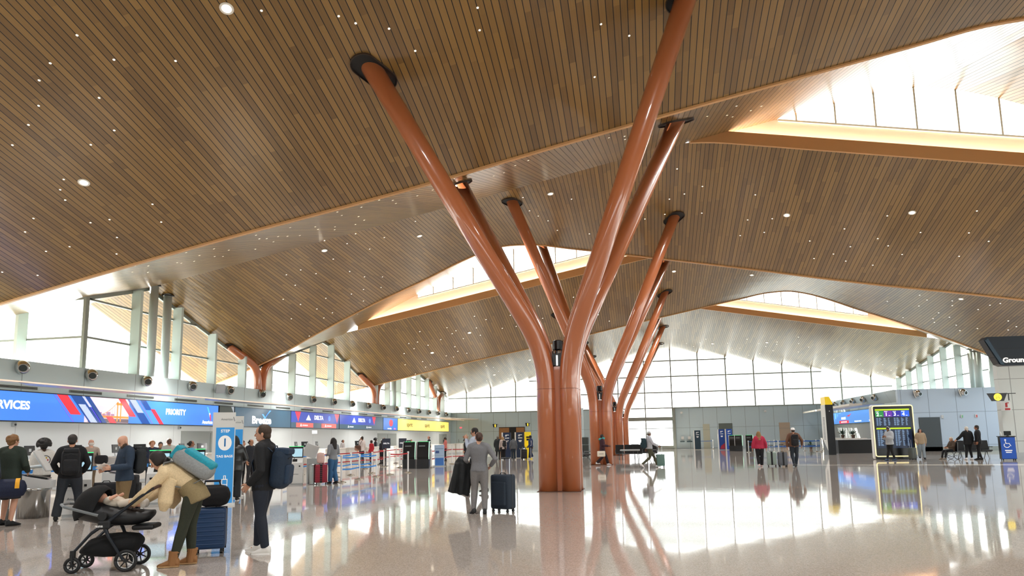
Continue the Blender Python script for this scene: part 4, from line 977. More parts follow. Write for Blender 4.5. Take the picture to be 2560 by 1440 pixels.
# ---- bearded man and the suitcases
B6 = (-9.95, 11.75, 0); r6 = R(150)
person('bald bearded man in navy jacket and khaki trousers reading a paper', B6, r6, 1.72,
    dict(head=(0, .06, 1.6), elL=(-.27, .02, 1.12), elR=(.27, .05, 1.12), wrL=(-.14, .3, 1.1), wrR=(.16, .32, 1.06)), '#cf9f86', '#243549', '#7a6546', '#2b2a2c', ('none', '#5a4636'), .015, 1.1,
    hem=.1, turn=(.1, -.5), beard='#4a3a2d', topname='jacket', jacket=.03, hands=(.7, .7), legw=1.12)
backpack('black backpack on the bearded man', place(B6, r6, (0, -.24, 1.2)), r6, (.32, .2, .5), '#1d2226', None, R(3))
t = thing('paper', 'white folded paper held by the bearded man', 'paper', place(B6, r6, (.02, .38, 1.1)), r6)
mb = MB(); mb.box((0, 0, 0), (.3, .14, .004), Euler((.5, .35, .2)).to_matrix()); obj('sheet', mb, mat('paper_white', '#eceae6', .8), t)
suitcase('black soft suitcase with small wheels, nearest of the two by the black jumper man', (-11.05, 12.55, 0), R(35), (.44, .28, .68), '#15161a', True, 0, ribs=False)
suitcase('taller black soft suitcase between the kiosks and the bearded man', (-10.65, 12.75, 0), R(120), (.44, .28, .82), '#141518', True, .18, ribs=False)
# ---- woman in leather jacket
B7 = (-10.85, 16.75, 0); r7 = R(22)
person('woman in black leather jacket and dark trousers standing by the blue totem', B7, r7, 1.72,
    dict(elL=(-.3, .0, 1.12), elR=(.3, .0, 1.12), wrL=(-.2, .2, 1.05), wrR=(.2, .2, 1.05)), '#6b4636', '#1a1c1e', '#22252a', '#111113', ('long', '#0d0b0b'), .018, 1.28, hem=.15, face=False, jacket=.03, legw=1.3, topname='jacket', soles='#d9d9d6')
MATS['cloth_#1a1c1e'].node_tree.nodes['Principled BSDF'].inputs['Roughness'].default_value = .28
# ---- woman in grey with coat and suitcase
B8 = (-3.4, 13.85, 0); r8 = R(8)
person('woman in grey jumper and grey trousers seen from behind, coat over her arm', B8, r8, 1.67,
    dict(anL=(-.13, -.02, .085), anR=(.12, -.1, .085), knL=(-.11, .03, .5), knR=(.11, 0, .5), elL=(-.29, -.02, 1.14), elR=(.36, -.1, 1.15), wrL=(-.28, .18, 1.06), wrR=(.24, .12, 1.0), head=(0, .02, 1.61)),
    '#cf9f84', '#77787c', '#7d7b7b', '#17181a', ('bun', '#3d2418'), .015, 1.05, hem=.05, hands=(.6, .6), face=False, turn=(.25, 0), foot=(.5, .1), fpitch=(-.25, -.15), legw=1.08)
t = thing('coat', 'black coat hanging over the forearm of the woman in grey', 'coat', place(B8, r8, (-.36, .1, .72)), r8)
mb = MB(); etube(mb, [(.02, .0, .4), (-.02, .02, .3), (-.06, .02, .0), (-.12, .0, -.32)], [.1, .14, .17, .2], [.14, .15, .14, .09], (1, 0, 0), 16); mb.tube([(.12, .05, .3), (.13, .03, 0), (.09, .02, -.38)], [.06, .075, .04], 10); mb.tube([(-.1, -.1, .3), (-.14, -.13, 0), (-.2, -.1, -.3)], [.05, .06, .05], 10); mb.tube([(.02, -.12, .3), (.0, -.14, 0), (-.04, -.1, -.34)], [.045, .055, .05], 10)
obj('cloth', remesh(mb, .018, 3), mat('coat_black', '#14171a', .8, noise=.25, nscale=25), t, fix=False)
suitcase('dark blue soft suitcase standing beside the woman in grey', (-2.98, 14.2, 0), R(-24), (.46, .3, .7), '#26323f', True, .34, ribs=False)
# ---- man with glasses behind her
B9 = (-4.75, 18.9, 0); r9 = R(80)
t, HM, J = person('man with glasses in pale blue shirt and black trousers raising a phone to his face', B9, r9, 1.84,
    dict(anL=(-.1, .2, .085), anR=(.1, -.25, .12), knL=(-.1, .14, .5), knR=(.1, 0, .48), elL=(-.27, .08, 1.16), elR=(.24, .12, 1.2), wrL=(-.1, .22, 1.44), wrR=(.06, .26, 1.42)), '#c8967c', '#b9c4d6', '#15161a', '#141416', ('short', '#1e1a18'), .018, 1.05, hem=.02, turn=(.1, -.25), topname='shirt')
mb = MB()
for s in (-1, 1): mb.tube([HM @ Vector((s*.035+.022*math.cos(a), .1, .002+.016*math.sin(a))) for a in [2*PI*i/12 for i in range(13)]], .003, 5); mb.tube([HM @ Vector((s*.057, .098, .004)), HM @ Vector((s*.08, .0, .0))], .003, 5)
obj('glasses', mb, BLACK, t)
t = thing('phone', 'dark phone held up by the man with glasses', 'phone', place(B9, r9, (-.02, .31, 1.52)), r9); mb = MB(); mb.rbox((0, 0, 0), (.075, .01, .15), .008, Euler((.6, 0, 0)).to_matrix()); obj('case', mb, BLACK, t)
# ------------------------------------------------------------------ lit screens and signs
def em(name, col, k=1.): return mat('lit_'+name, col, .3, emit=EMS*k)
XW = (PI/2, 0, PI/2)      # text turned to face +X
def scr_thing(y0, y1, label, name='display_screen', back='#14171c'):
    ym = (y0+y1)/2; t = thing(name, label, 'screen', (-23.52, ym*.98, 2.48), 0, 'airline screens along the left wall'); t.scale = (1, .98, .98)
    mb = MB(); mb.box((-.012, 0, .59), (.14, y1-y0-.02, 1.2)); obj('housing', mb, mat('screen_black', back, .4), t)
    return t, ym
def patch(t, ym, y0, y1, z0, z1, m, name='image', lift=0, skew=0.):
    mb = MB(); x = .062+.002*lift
    mb.quad((x, y0-ym, z0), (x, y1-ym, z0), (x, y1-ym-skew, z1), (x, y0-ym-skew, z1)); return obj(name, mb, m, t, fix=False)
def tri(t, ym, pts, m, name='emblem', lift=2):
    mb = MB(); mb.poly([(.062+.002*lift, y-ym, z) for y, z in pts]); return obj(name, mb, m, t, fix=False)
WH = em('white', '#f4f6fa', 1.15)
def wtext(t, ym, s, size, y, z, m=WH, sx=1., bold=.012, al='CENTER'): return text('lettering', s, size, m, (.072, y-ym, z), XW, t, .001, al, bold, sx)
# American screen: services | city picture | priority
BLU = em('blue', '#3f7df2'); NAV = em('navy', '#0d3f86'); RED = em('red', '#f02a3a'); VIO = em('violet', '#7a5ae0')
t, ym = scr_thing(10.5, 35.25, 'long bright blue screen reading SERVICES and PRIORITY with a city picture between')
f = patch(t, ym, 10.55, 35.2, .03, 1.15, BLU)
wtext(t, ym, 'SERVICES', .44, 22.05, .62, bold=.018, sx=1.03); wtext(t, ym, 'PRIORITY', .4, 31.6, .66, bold=.016, sx=.9)
SK = em('sunset', '#e9c9d8'); patch(t, ym, 25.7, 28.3, .03, 1.15, SK, 'city_picture', 1)
ORG = em('bridge', '#e8862a'); TWR = em('towers', '#8f6f98'); WAT = em('water', '#5a4a52')
mb = MB(); x = .068
for y, w_, h_ in ((25.95, .3, .95), (26.3, .2, .45), (26.55, .22, .5), (26.8, .2, .42), (27.05, .25, .52), (27.3, .2, .44)): mb.quad((x, y-ym-w_/2, .25), (x, y-ym+w_/2, .25), (x, y-ym+w_/2, h_), (x, y-ym-w_/2, h_))
mb.poly([(x, 25.83-ym, .95), (x, 26.07-ym, .95), (x, 25.95-ym, 1.1)]); obj('towers', mb, TWR, t, fix=False)
mb = MB(); mb.quad((.07, 25.9-ym, .04), (.07, 28.3-ym, .04), (.07, 28.3-ym, .22), (.07, 25.9-ym, .22)); obj('river', mb, WAT, t, fix=False)
mb = MB(); x = .072
mb.quad((x, 26.2-ym, .26), (x, 28.3-ym, .24), (x, 28.3-ym, .34), (x, 26.2-ym, .36))
for y in (27.55, 27.75): mb.quad((x, y-ym, .1), (x, y+.07-ym, .1), (x, y+.07-ym, 1.0), (x, y-ym, 1.0))
mb.quad((x, 27.5-ym, .85), (x, 27.88-ym, .85), (x, 27.88-ym, .95), (x, 27.5-ym, .95))
for i in range(8):
    a, b = i/8, (i+1)/8; y0_, y1_ = 26.4+1.15*a, 26.4+1.15*b; z0_, z1_ = .36+.6*a*a, .36+.6*b*b
    mb.quad((x, y0_-ym, z0_), (x, y1_-ym, z1_), (x, y1_-ym, z1_+.025), (x, y0_-ym, z0_+.025)); mb.quad((x, y1_-ym, .34), (x, y1_+.012-ym, .34), (x, y1_+.012-ym, z1_), (x, y1_-ym, z1_))
obj('bridge', mb, ORG, t, fix=False)
for y0_, wd_, z0_, z1_, m in ((24.05, .05, .03, 1.15, VIO), (24.2, .55, .35, 1.15, RED), (24.9, .75, .03, 1.15, NAV), (25.0, .38, .03, .8, WH), (25.55, .06, .03, 1.15, VIO), (25.62, .3, .03, 1.15, NAV), (25.5, .15, .7, 1.15, WH), (26.1, .4, .03, .32, RED),
                             (27.6, .42, .35, 1.15, RED), (28.15, .55, .03, 1.15, NAV), (28.3, .4, .55, 1.15, WH), (28.85, .05, .03, 1.15, VIO), (29.0, .4, .7, 1.15, NAV), (29.35, .3, .03, .75, RED)):
    sk = .95*(z1_-z0_)
    sh = .95*(1.15-z1_)
    patch(t, ym, y0_+sh+sk*.0+.95*(z1_-z0_), y0_+sh+wd_+.95*(z1_-z0_), z0_, z1_, m, 'stripe', 6, .95*(z1_-z0_))
def tail_mark(t, ym, y, z, s):
    tri(t, ym, [(y-.28*s, z+.5*s), (y-.12*s, z+.48*s), (y+.08*s, z+.1*s), (y-.02*s, z)], em('sky', '#52b4f5'), 'emblem', 7); tri(t, ym, [(y-.0*s, z+.02*s), (y+.14*s, z+.06*s), (y+.2*s, z-.25*s), (y+.1*s, z-.25*s)], WH, 'emblem', 7); tri(t, ym, [(y+.08*s, z-.12*s), (y+.2*s, z-.02*s), (y+.28*s, z-.55*s), (y+.18*s, z-.5*s)], RED, 'emblem', 8)
tail_mark(t, ym, 34.35, .68, .75); wtext(t, ym, 'American', .26, 34.25, .2, sx=.9)
t, ym = scr_thing(35.3, 36.75, 'narrow dark blank screen just right of the bright blue screen'); patch(t, ym, 35.32, 36.73, .03, 1.15, em('off', '#30352f', .7)); tri(t, ym, [(36.45, 1.15), (36.73, 1.15), (36.73, .75)], em('greywedge', '#8d949c'), 'emblem', 2)
t, ym = scr_thing(36.8, 43.4, 'dark slate screen with the white word Breeze and a blue tick'); SL = em('slate', '#2c4a5e', .9); patch(t, ym, 36.82, 43.38, .03, 1.15, SL)
wtext(t, ym, 'Breeze', .62, 39.75, .42, bold=.03, sx=1.28)
TK = em('tick', '#4f9df5'); tri(t, ym, [(39.75, .83), (39.93, .83), (40.2, .62), (40.12, .5)], TK); tri(t, ym, [(40.12, .5), (40.2, .68), (40.85, 1.08), (40.65, 1.08)], TK, 'emblem', 3)
DB = em('delta_blue', '#2b3f9e', .9); DR = em('delta_red', '#e02a45')
for (y0_, y1_, cy, ws, lab, reds) in ((43.42, 51.0, 47.3, 'red', 'dark slate screen with DELTA on blue and two red boxes below', True), (51.05, 60.3, 55.2, 'white', 'dark slate screen with DELTA on blue and plain white notes below', False)):
    t, ym = scr_thing(y0_, y1_, lab); patch(t, ym, y0_+.02, y1_-.02, .03, 1.15, SL)
    patch(t, ym, y0_+.02, y1_-(.1 if reds else 1.9), .4, 1.15, DB, 'banner', 1)
    wtext(t, ym, 'DELTA', .4, cy+.2, .78, bold=.02, sx=1.18); tri(t, ym, [(cy-1.75, .58), (cy-1.0, .58), (cy-1.37, .98)], WH)
    mb = MB(); mb.lathe([(.001, .072), (.2, .072)], (0, 0, 0), 16, Matrix(((0, 0, 1), (1, 0, 0), (0, 1, 0)))); 
    mb.v = [(.072, v[1]+cy+1.95-ym, v[2]+.78) for v in mb.v]; obj('emblem', mb, em('delta_ring', '#8aa0e0'), t, fix=False)
    for yy in ((y0_+.95, y1_-.45) if reds else (y1_-2.2,)): tri(t, ym, [(yy-.42, 1.15), (yy+.42, 1.15), (yy+.05, .45)], DR, 'emblem', 3)
    for yy, s in ((cy-1.9, 'SKY PRIORITY'), (cy+1.9, 'MAIN CABIN')):
        if reds: patch(t, ym, yy-1.25, yy+1.25, .06, .38, em('box_red', '#f0564e'), 'note_box', 3)
        tri(t, ym, [(yy-.7, .14), (yy-.45, .14), (yy-.57, .34)], WH, 'emblem', 5)
        mb = MB()
        for i in range(4): mb.quad((.074, yy-.35+.2*i-ym, .17), (.074, yy-.2+.2*i-ym, .17), (.074, yy-.2+.2*i-ym, .25), (.074, yy-.35+.2*i-ym, .25))
        obj('lettering', mb, WH, t, fix=False)
t, ym = scr_thing(60.35, 64.1, 'small blue screen with a red round emblem, left of the yellow screen'); patch(t, ym, 60.37, 64.08, .03, 1.15, em('midblue', '#2f6fc4'))
mb = MB(); mb.poly([(.068, .1+.5*math.cos(a), .7+.33*math.sin(a)) for a in [2*PI*i/20 for i in range(20)]]); obj('emblem', mb, DR, t, fix=False)
wtext(t, ym, 'security', .2, ym-.3, .17, bold=.01, sx=1.6); wtext(t, ym, 'plus', .2, ym+1.1, .17, em('pink', '#ff6fb0'), bold=.01, sx=1.6)
t, ym = scr_thing(64.15, 82., 'long yellow screen with the word spirit three times'); patch(t, ym, 64.17, 81.9, .03, 1.15, em('yellow', '#ffdf6e'))
for y in (67.6, 73.4, 79.3): wtext(t, ym, 'spirit', .62, y, .62, mat('ink', '#15130c', .6), sx=1.35, bold=.008)
# right-hand blue screen on the ticket wing wall
t = thing('display_screen', 'blue airline screen on the right wall behind the departures board', 'screen', (19.8, 69.6, 2.42)); XE = (PI/2, 0, -PI/2)
mb = MB(); mb.box((0, 0, .6), (.1, 21, 1.22)); obj('housing', mb, mat('screen_black', '#14171c', .4), t)
mb = MB(); mb.quad((-.06, 10.4, .03), (-.06, -10.4, .03), (-.06, -10.4, 1.18), (-.06, 10.4, 1.18)); obj('image', mb, em('ablue', '#5b95e0'), t, fix=False)
text('lettering', 'BREEZE', .3, WH, (-.07, 5.3, .55), XE, t, .001, 'CENTER', .015, 1.6); mb = MB(); mb.poly([(-.066, 4.2, .75), (-.066, 3.2, .85), (-.066, 2.4, 1.0), (-.066, 3.3, .7)]); obj('emblem', mb, RED, t, fix=False)
mb = MB(); mb.quad((-.064, 6.9, .05), (-.064, 3.5, .05), (-.064, 3.5, .33), (-.064, 6.9, .33)); obj('note_box', mb, RED, t, fix=False)
mb = MB()
for y in (6.3, 1.6, -2.8):
    for i in range(5): mb.quad((-.068, y-.45*i, .12), (-.068, y-.45*i-.32, .12), (-.068, y-.45*i-.32, .25), (-.068, y-.45*i, .25))
obj('lettering', mb, WH, t, fix=False)
# hanging sign at far right
YS = 20.; t = thing('hanging_sign', 'big dark hanging sign reading Ground, cut by the right edge', 'sign', (8.88, YS, 3.18))
mb = MB(); mb.prism([(0, 0, .71), (.07, 0, .78), (5.2, 0, .74), (5.2, 0, .02), (.4, 0, 0), (.3, 0, .05)], (0, .28, 0)); obj('panel', mb, mat('sign_navy', '#101c27', .3), t)
mb = MB(); mb.prism([(.03, -.005, .68), (.1, -.005, .74), (.44, -.005, .02), (.34, -.005, .04)], (0, -.02, 0)); obj('end_trim', mb, mat('sign_steel', '#43525e', .25, .6), t)
mb = MB(); mb.box((2.6, -.004, .22), (5.0, .004, .01)); mb.box((2.6, -.004, .45), (5.0, .004, .012)); obj('joint_line', mb, mat('sign_line', '#0a1219', .5), t)
text('lettering', 'Ground', .178, mat('sign_white', '#f2ede2', .4, emit=.12), (.4, -.012, .14), (PI/2, 0, 0), t, .002, 'LEFT', .006, 1.05)
mb = MB()
for x in (3.8, 4.9): mb.cyl((x, .14, .74), (x, .14, ceilz(x+8.9, YS)-3.18), .02, 8)
obj('hanger_rod', mb, FRAME, t)
# projecting round baggage signs
def bag_sign(loc, rz, label, wide=True):
    t = thing('projecting_sign', label, 'sign', loc, rz, 'black signs with a yellow disc')
    mb = MB(); mb.prism([(-.45, -.06, .2), (.45, -.06, .2), (.27, -.06, -.2), (-.25, -.06, -.2)], (0, .12, 0)); obj('panel', mb, mat('sign_black', '#0c0d10', .35), t)
    mb = MB(); mb.poly([(.185*math.cos(a), -.064, .185*math.sin(a)) for a in [2*PI*i/28 for i in range(28)]]); d = obj('disc', mb, em('disc_yellow', '#ffe23a', 1.1), t, fix=False)
    mb = MB(); I = mat('sign_black', '#0c0d10')
    for x0, x1, z0, z1 in ((-.09, .09, -.1, -.085), (-.09, .09, -.03, -.015), (-.09, -.075, -.1, -.02), (.075, .09, -.1, -.02), (-.07, .07, .01, .022), (-.07, .07, .055, .065), (-.07, -.058, .01, .06), (.058, .07, .01, .06), (-.05, -.03, .1, .12), (.03, .05, .1, .12)): mb.quad((x0, -.067, z0), (x1, -.067, z0), (x1, -.067, z1), (x0, -.067, z1))
    obj('bag_symbol', mb, I, d, fix=False)
    mb = MB(); mb.box((.6, 0, .17), (.5, .05, .04)); mb.box((.52, 0, 0), (.04, .04, .36)); obj('bracket', mb, mat('sign_black', '#0c0d10'), t)
    return t
bag_sign((17.62, 38.9, 3.18), 0, 'black sign with a big yellow baggage disc at far right under the dark hanging sign')
bag_sign((-17.95, 81.2, 3.1), R(75), 'small black sign with yellow disc left of the wood lined opening, far end')
bag_sign((-13.95, 81.2, 3.15), R(75), 'small black sign with yellow disc right of the wood lined opening, far end')
# departures board
t = thing('departures_board', 'tall departures board with a glowing yellow frame and four coloured number tiles', 'departures board', (13.53, 41.6, 0))
mb = MB(); mb.rbox((0, .28, 1.52), (2.16, .5, 3.02), .1); obj('cabinet', mb, mat('board_white', '#d9dcda', .4), t)
mb = MB(); mb.rbox((0, .03, 1.5), (2.06, .06, 2.94), .05); obj('face', mb, mat('board_black', '#050608', .25), t)
mb = MB(); pts = []
for cx, cz, a0 in ((.93, 2.87, 0), (-.93, 2.87, PI/2), (-.93, .28, PI), (.93, .28, 1.5*PI)):
    for i in range(5): a = a0+i*PI/8; pts.append((cx+.1*math.cos(a), -.01, cz+.1*math.sin(a)))
mb.tube(pts+[pts[0]], .027, 8); obj('glow_frame', mb, em('frame', '#ffe9a8', 1.3), t)
LIME = em('lime', '#a8c414'); TX = em('rows', '#7f9fc4', .7)
mb = MB()
for z in (2.76, 1.72): mb.quad((-.9, -.004, z-.05), (.86, -.004, z-.05), (.86, -.004, z+.03), (-.9, -.004, z+.03))
obj('header_bar', mb, LIME, t, fix=False)
for i, (c, d) in enumerate((('#1d7a3c', '2'), ('#5a2494', '1'), ('#201a8c', '3'), ('#2058d6', '4'))):
    x0 = -.9+.44*i; mb = MB(); mb.quad((x0, -.004, 2.36), (x0+.43, -.004, 2.36), (x0+.43, -.004, 2.69), (x0, -.004, 2.69)); q = obj('number_tile', mb, em('tile'+d, c), t, fix=False)
    text('digit', d, .27, WH, (x0+.13, -.008, 2.49), (PI/2, 0, 0), q, .001, 'CENTER', .008)
    mb = MB(); mb.quad((x0+.03, -.008, 2.635), (x0+.2, -.008, 2.635), (x0+.2, -.008, 2.66), (x0+.03, -.008, 2.66)); mb.quad((x0+.24, -.008, 2.41), (x0+.34, -.008, 2.41), (x0+.34, -.008, 2.43), (x0+.24, -.008, 2.43)); obj('tile_text', mb, WH, q, fix=False)
mb = MB(); rnd = random.Random(3)
for (z0_, n_, x0_) in ((2.28, 8, -.86), (2.28, 8, .04), (1.6, 16, -.86), (1.6, 16, .04)):
    for k in range(n_):
        z = z0_-.055*k
        for a, w_ in ((0, .09), (.13, rnd.uniform(.07, .17)), (.37, rnd.uniform(.06, .14)), (.6, rnd.uniform(.05, .11))): mb.quad((x0_+a, -.004, z-.012), (x0_+a+w_, -.004, z-.012), (x0_+a+w_, -.004, z+.014), (x0_+a, -.004, z+.014))
obj('lettering', mb, TX, t, fix=False)
mb = MB(); mb.quad((-.93, -.002, .62), (.9, -.002, .62), (.9, -.002, 1.66), (-.93, -.002, 1.66)); mb.quad((-.93, -.002, 1.8), (.9, -.002, 1.8), (.9, -.002, 2.34), (-.93, -.002, 2.34)); obj('screen_glow', mb, em('deepblue', '#0e1c33', .8), t, fix=False)
# yellow topped totem
t = thing('totem', 'tall black totem with a slanted yellow top and a white lettered side', 'totem', (12.45, 51.6, 0))
mb = MB(); mb.box((.26, .6, 1.75), (.5, 1.2, 3.5)); obj('body', mb, mat('totem_black', '#10161d', .35), t)
mb = MB(); mb.prism([(.02, 0, 3.5), (.5, 0, 3.5), (.5, 0, 3.62), (.3, 0, 4.06), (.01, 0, 4.06)], (0, 1.2, 0)); obj('yellow_cap', mb, mat('totem_yellow', '#f2d016', .35, emit=.03), t)
mb = MB(); mb.prism([(0, 1.2, 1.1), (0, .0, .3), (0, 0, 3.5), (0, 1.2, 3.5)], (-.02, 0, 0)); sd = obj('side_panel', mb, mat('totem_white', '#dfe3e0', .4), t)
mb = MB()
for k in range(16): mb.box((-.022, .55, 1.1+.1*k), (.004, .5, .06))
obj('lettering', mb, mat('letter_grey', '#8a8f92', .5), sd)
mb = MB(); mb.ell((.26, -.002, 3.05), (.02, .004, .02), seg=8, rows=5); obj('dot', mb, WH, t)
# blue bag-tag totems
def tag_totem(loc, rz, label, full=True):
    t = thing('totem', label, 'totem', loc, rz, 'white framed blue totems by the left kiosks')
    mb = MB(); mb.box((0, 0, 1.15), (.52, .14, 2.25)); obj('frame', mb, mat('totem_frame', '#dcdedb', .4), t)
    mb = MB(); mb.box((.03, -.072, .98), (.42, .006, 1.84)); p = obj('panel', mb, mat('panel_blue', '#2e8ccf', .4, emit=.03), t)
    mb = MB(); mb.box((0, 0, .02), (.62, .42, .04)); obj('base_plate', mb, mat('totem_frame', '#dcdedb'), t)
    W = mat('print_white', '#f0f0ee', .5, emit=.02); BK = mat('print_blue', '#2677b8', .5); GR = mat('print_grey', '#6c7276', .5)
    text('airline_name', 'American', .07, GR, (.06, -.073, 2.1), (PI/2, 0, 0), t, .001); mb = MB(); mb.poly([(.2, -.073, 2.16), (.215, -.073, 2.16), (.245, -.073, 2.06), (.235, -.073, 2.05)]); obj('tail_mark', mb, GR, t, fix=False)
    if full:
        text('lettering', 'STEP', .1, W, (.03, -.077, 1.81), (PI/2, 0, 0), p, .001, 'CENTER', .003); text('lettering', 'TAG BAGS', .08, W, (.03, -.077, 1.19), (PI/2, 0, 0), p, .001, 'CENTER', .003)
        mb = MB(); mb.poly([(.03+.155*math.cos(a), -.077, 1.52+.185*math.sin(a)) for a in [2*PI*i/32 for i in range(32)]]); c = obj('number_disc', mb, W, p, fix=False)
        text('numeral', '1', .28, BK, (.03, -.08, 1.52), (PI/2, 0, 0), p, .001, 'CENTER', .004)
        mb = MB(); y = -.077
        for a, b, c_, d in ((-.07, .07, .3, .32), (-.07, .07, .62, .64), (-.07, -.05, .3, .64), (.05, .07, .3, .64), (-.05, .05, .5, .515), (-.03, -.012, .64, .72), (.012, .03, .64, .72), (-.03, .03, .71, .725), (-.06, -.03, .26, .3), (.03, .06, .26, .3)): mb.quad((a+.05, y, c_), (b+.05, y, c_), (b+.05, y, d), (a+.05, y, d))
        obj('suitcase_symbol', mb, W, p, fix=False)
    return t
tag_totem((-10.32, 15.45, 0), R(33), 'blue totem reading STEP 1 TAG BAGS in a white frame')
tag_totem((-11.55, 17.75, 0), R(33), 'second blue totem half hidden behind the STEP 1 totem', False)
# ------------------------------------------------------------------ kiosks, counters, barriers, seats
KW = mat('kiosk_white', '#d5d8d8', .4); KG = mat('kiosk_grey', '#aeb4b6', .4); KB = mat('kiosk_black', '#0d0f12', .3); STEEL = mat('steel', '#b9bbba', .18, 1.); GRN = em('green', '#35d67a', 1.2); SCRN = em('kscreen', '#9cc3d4', .8)
def kiosk(loc, rz, label, tall=1.3):
    """white check-in kiosk, its front faces local -Y"""
    t = thing('check_in_kiosk', label, 'kiosk', loc, rz, 'white self check-in kiosks')
    mb = MB(); mb.loft([[(x*.27, y*.2+.02, .06) for x, y in ((-1, -1), (1, -1), (1, 1), (-1, 1))], [(x*.25, y*.2+.02, .78) for x, y in ((-1, -1), (1, -1), (1, 1), (-1, 1))], [(x*.25, y*.12+.1, .95) for x, y in ((-1, -1), (1, -1), (1, 1), (-1, 1))]]); b = obj('body', mb, KW, t)
    mb = MB(); mb.box((0, .02, .03), (.5, .38, .06)); obj('plinth', mb, KG, t)
    mb = MB(); mb.box((-.02, -.1, .865), (.16, .12, .012), Euler((.78, 0, 0)).to_matrix()); mb.box((-.14, -.188, .66), (.07, .01, .05)); mb.box((.15, -.188, .66), (.05, .01, .05)); obj('slots', mb, KB, b)
    mb = MB(); mb.box((0, -.186, .56), (.46, .004, .006)); obj('joint_line', mb, KG, b)
    text('airline_name', 'American', .075, mat('print_grey', '#6c7276', .5), (-.03, -.187, .38), (PI/2, 0, 0), b, .001)
    Mr = Euler((-.22, 0, 0)).to_matrix()
    mb = MB(); mb.rbox((0, .08, 1.14), (.5, .05, .42), .015, Mr); s = obj('screen_case', mb, KB, t)
    mb = MB(); mb.box((0, .052, 1.135), (.44, .004, .3), Mr); obj('screen', mb, SCRN, s)
    mb = MB(); mb.box((0, .125, 1.36), (.5, .05, .02)); obj('status_light', mb, GRN, s)
    return t
kiosk((-12.45, 23.0, 0), R(24), 'white check-in kiosk with green light standing right of the navy backpack man')
kiosk((-12.3, 15.7, 0), R(30), 'white check-in kiosk with a wide green light, between the bearded man and the bending woman')
kiosk((-12.4, 17.3, 0), R(40), 'white check-in kiosk mostly hidden behind the turquoise backpack')
kiosk((-12.2, 13.05, 0), R(40), 'white check-in kiosk behind the legs of the man in black jumper')
kiosk((-13.1, 22.0, 0), R(-60), 'white check-in kiosk seen edge on left of the navy backpack man')
def tag_kiosk(loc, rz, label):
    """bag tag kiosk: steel drum base, white tray, bent arm with a tilted screen"""
    t = thing('bag_tag_kiosk', label, 'kiosk', loc, rz, 'bag tag kiosks with tilted screens')
    mb = MB(); mb.smooth = True; mb.lathe([(.3, .0), (.3, .56), (.32, .58), (.32, .62)], seg=24); obj('drum_base', mb, STEEL, t)
    mb = MB(); mb.prism([(-.34, -.2, .62), (.34, -.2, .62), (.34, -.2, .78), (-.34, -.2, .92)], (0, .4, 0)); obj('tray', mb, KW, t)
    mb = MB(); mb.box((.02, 0, .875), (.5, .3, .02), Euler((0, .2, 0)).to_matrix()); obj('tray_slot', mb, KB, t)
    mb = MB(); mb.tube([(-.32, 0, .88), (-.32, 0, .98), (-.26, 0, 1.04), (.0, 0, 1.08), (.14, 0, 1.09)], .035, 10); a = obj('arm', mb, KW, t)
    Mr = Euler((0, .5, 0)).to_matrix(); mb = MB(); mb.rbox((.12, 0, 1.2), (.05, .42, .52), .02, Euler((0, -.55, 0)).to_matrix()); s = obj('screen_case', mb, KW, a)
    mb = MB(); mb.box((.092, 0, 1.19), (.004, .36, .44), Euler((0, -.55, 0)).to_matrix()); obj('screen', mb, SCRN, s)
    return t
tag_kiosk((-13.0, 12.75, 0), R(30), 'bag tag kiosk with tilted screen behind the curly haired boy')
tag_kiosk((-11.75, 13.75, 0), R(35), 'bag tag kiosk with steel drum base right of the man in black jumper')
tag_kiosk((-13.45, 11.2, 0), R(30), 'bag tag kiosk partly hidden at the left edge')
t = thing('kiosk_panel', 'pale tilted kiosk seen from behind, right of the green lit kiosk', 'kiosk', (-12.35, 24.0, 0), R(20))
mb = MB(); mb.box((.1, 0, .45), (.5, .36, .9)); obj('body', mb, KG, t)
mb = MB(); mb.rbox((-.02, -.02, 1.18), (.5, .05, .5), .02, Euler((.1, .35, 0)).to_matrix()); obj('screen_case', mb, KW, t)
for loc, lab in (((-11.85, 23.15, 0), 'ribbed steel bin beside the green lit kiosk'), ((-13.0, 11.95, 0), 'steel bin by the knees of the curly haired boy')):
    t = thing('bin', lab, 'bin', loc); mb = MB(); mb.smooth = False; mb.lathe([(.17, .02), (.17, .66), (.18, .67), (.18, .7)], seg=20); obj('drum', mb, STEEL, t); mb = MB(); mb.lathe([(.165, .7), (.1, .72)], seg=20); obj('lid', mb, KB, t)
# ticket counters with monitors
def counter():
    t = thing('ticket_counter', '', 'counter'); mb = MB(); mb.box((0, 0, .52), (.7, 2.5, 1.04)); obj('body', mb, mat('counter_white', '#d2d0c9', .45), t)
    mb = MB(); mb.box((-.02, 0, 1.06), (.8, 2.6, .045)); obj('worktop', mb, mat('counter_top', '#e4e0d6', .3), t)
    mb = MB(); mb.box((.355, 0, .5), (.01, .04, .96)); mb.box((.355, 0, .08), (.012, 2.5, .12)); obj('kick_panel', mb, KG, t)
    return t
def monitor():
    t = thing('monitor', '', 'monitor'); mb = MB(); mb.rbox((0, 0, .3), (.03, .52, .33), .01, Euler((0, -.12, 0)).to_matrix()); b = obj('screen_case', mb, KB, t)
    mb = MB(); mb.box((.018, 0, .3), (.004, .12, .12)); obj('mount', mb, KG, b)
    mb = MB(); mb.tube([(0, 0, 0), (-.03, 0, .12), (0, 0, .28)], .018, 8); mb.lathe([(.1, 0), (.1, .012), (.02, .02)], seg=14); obj('stand', mb, KG, t)
    return t
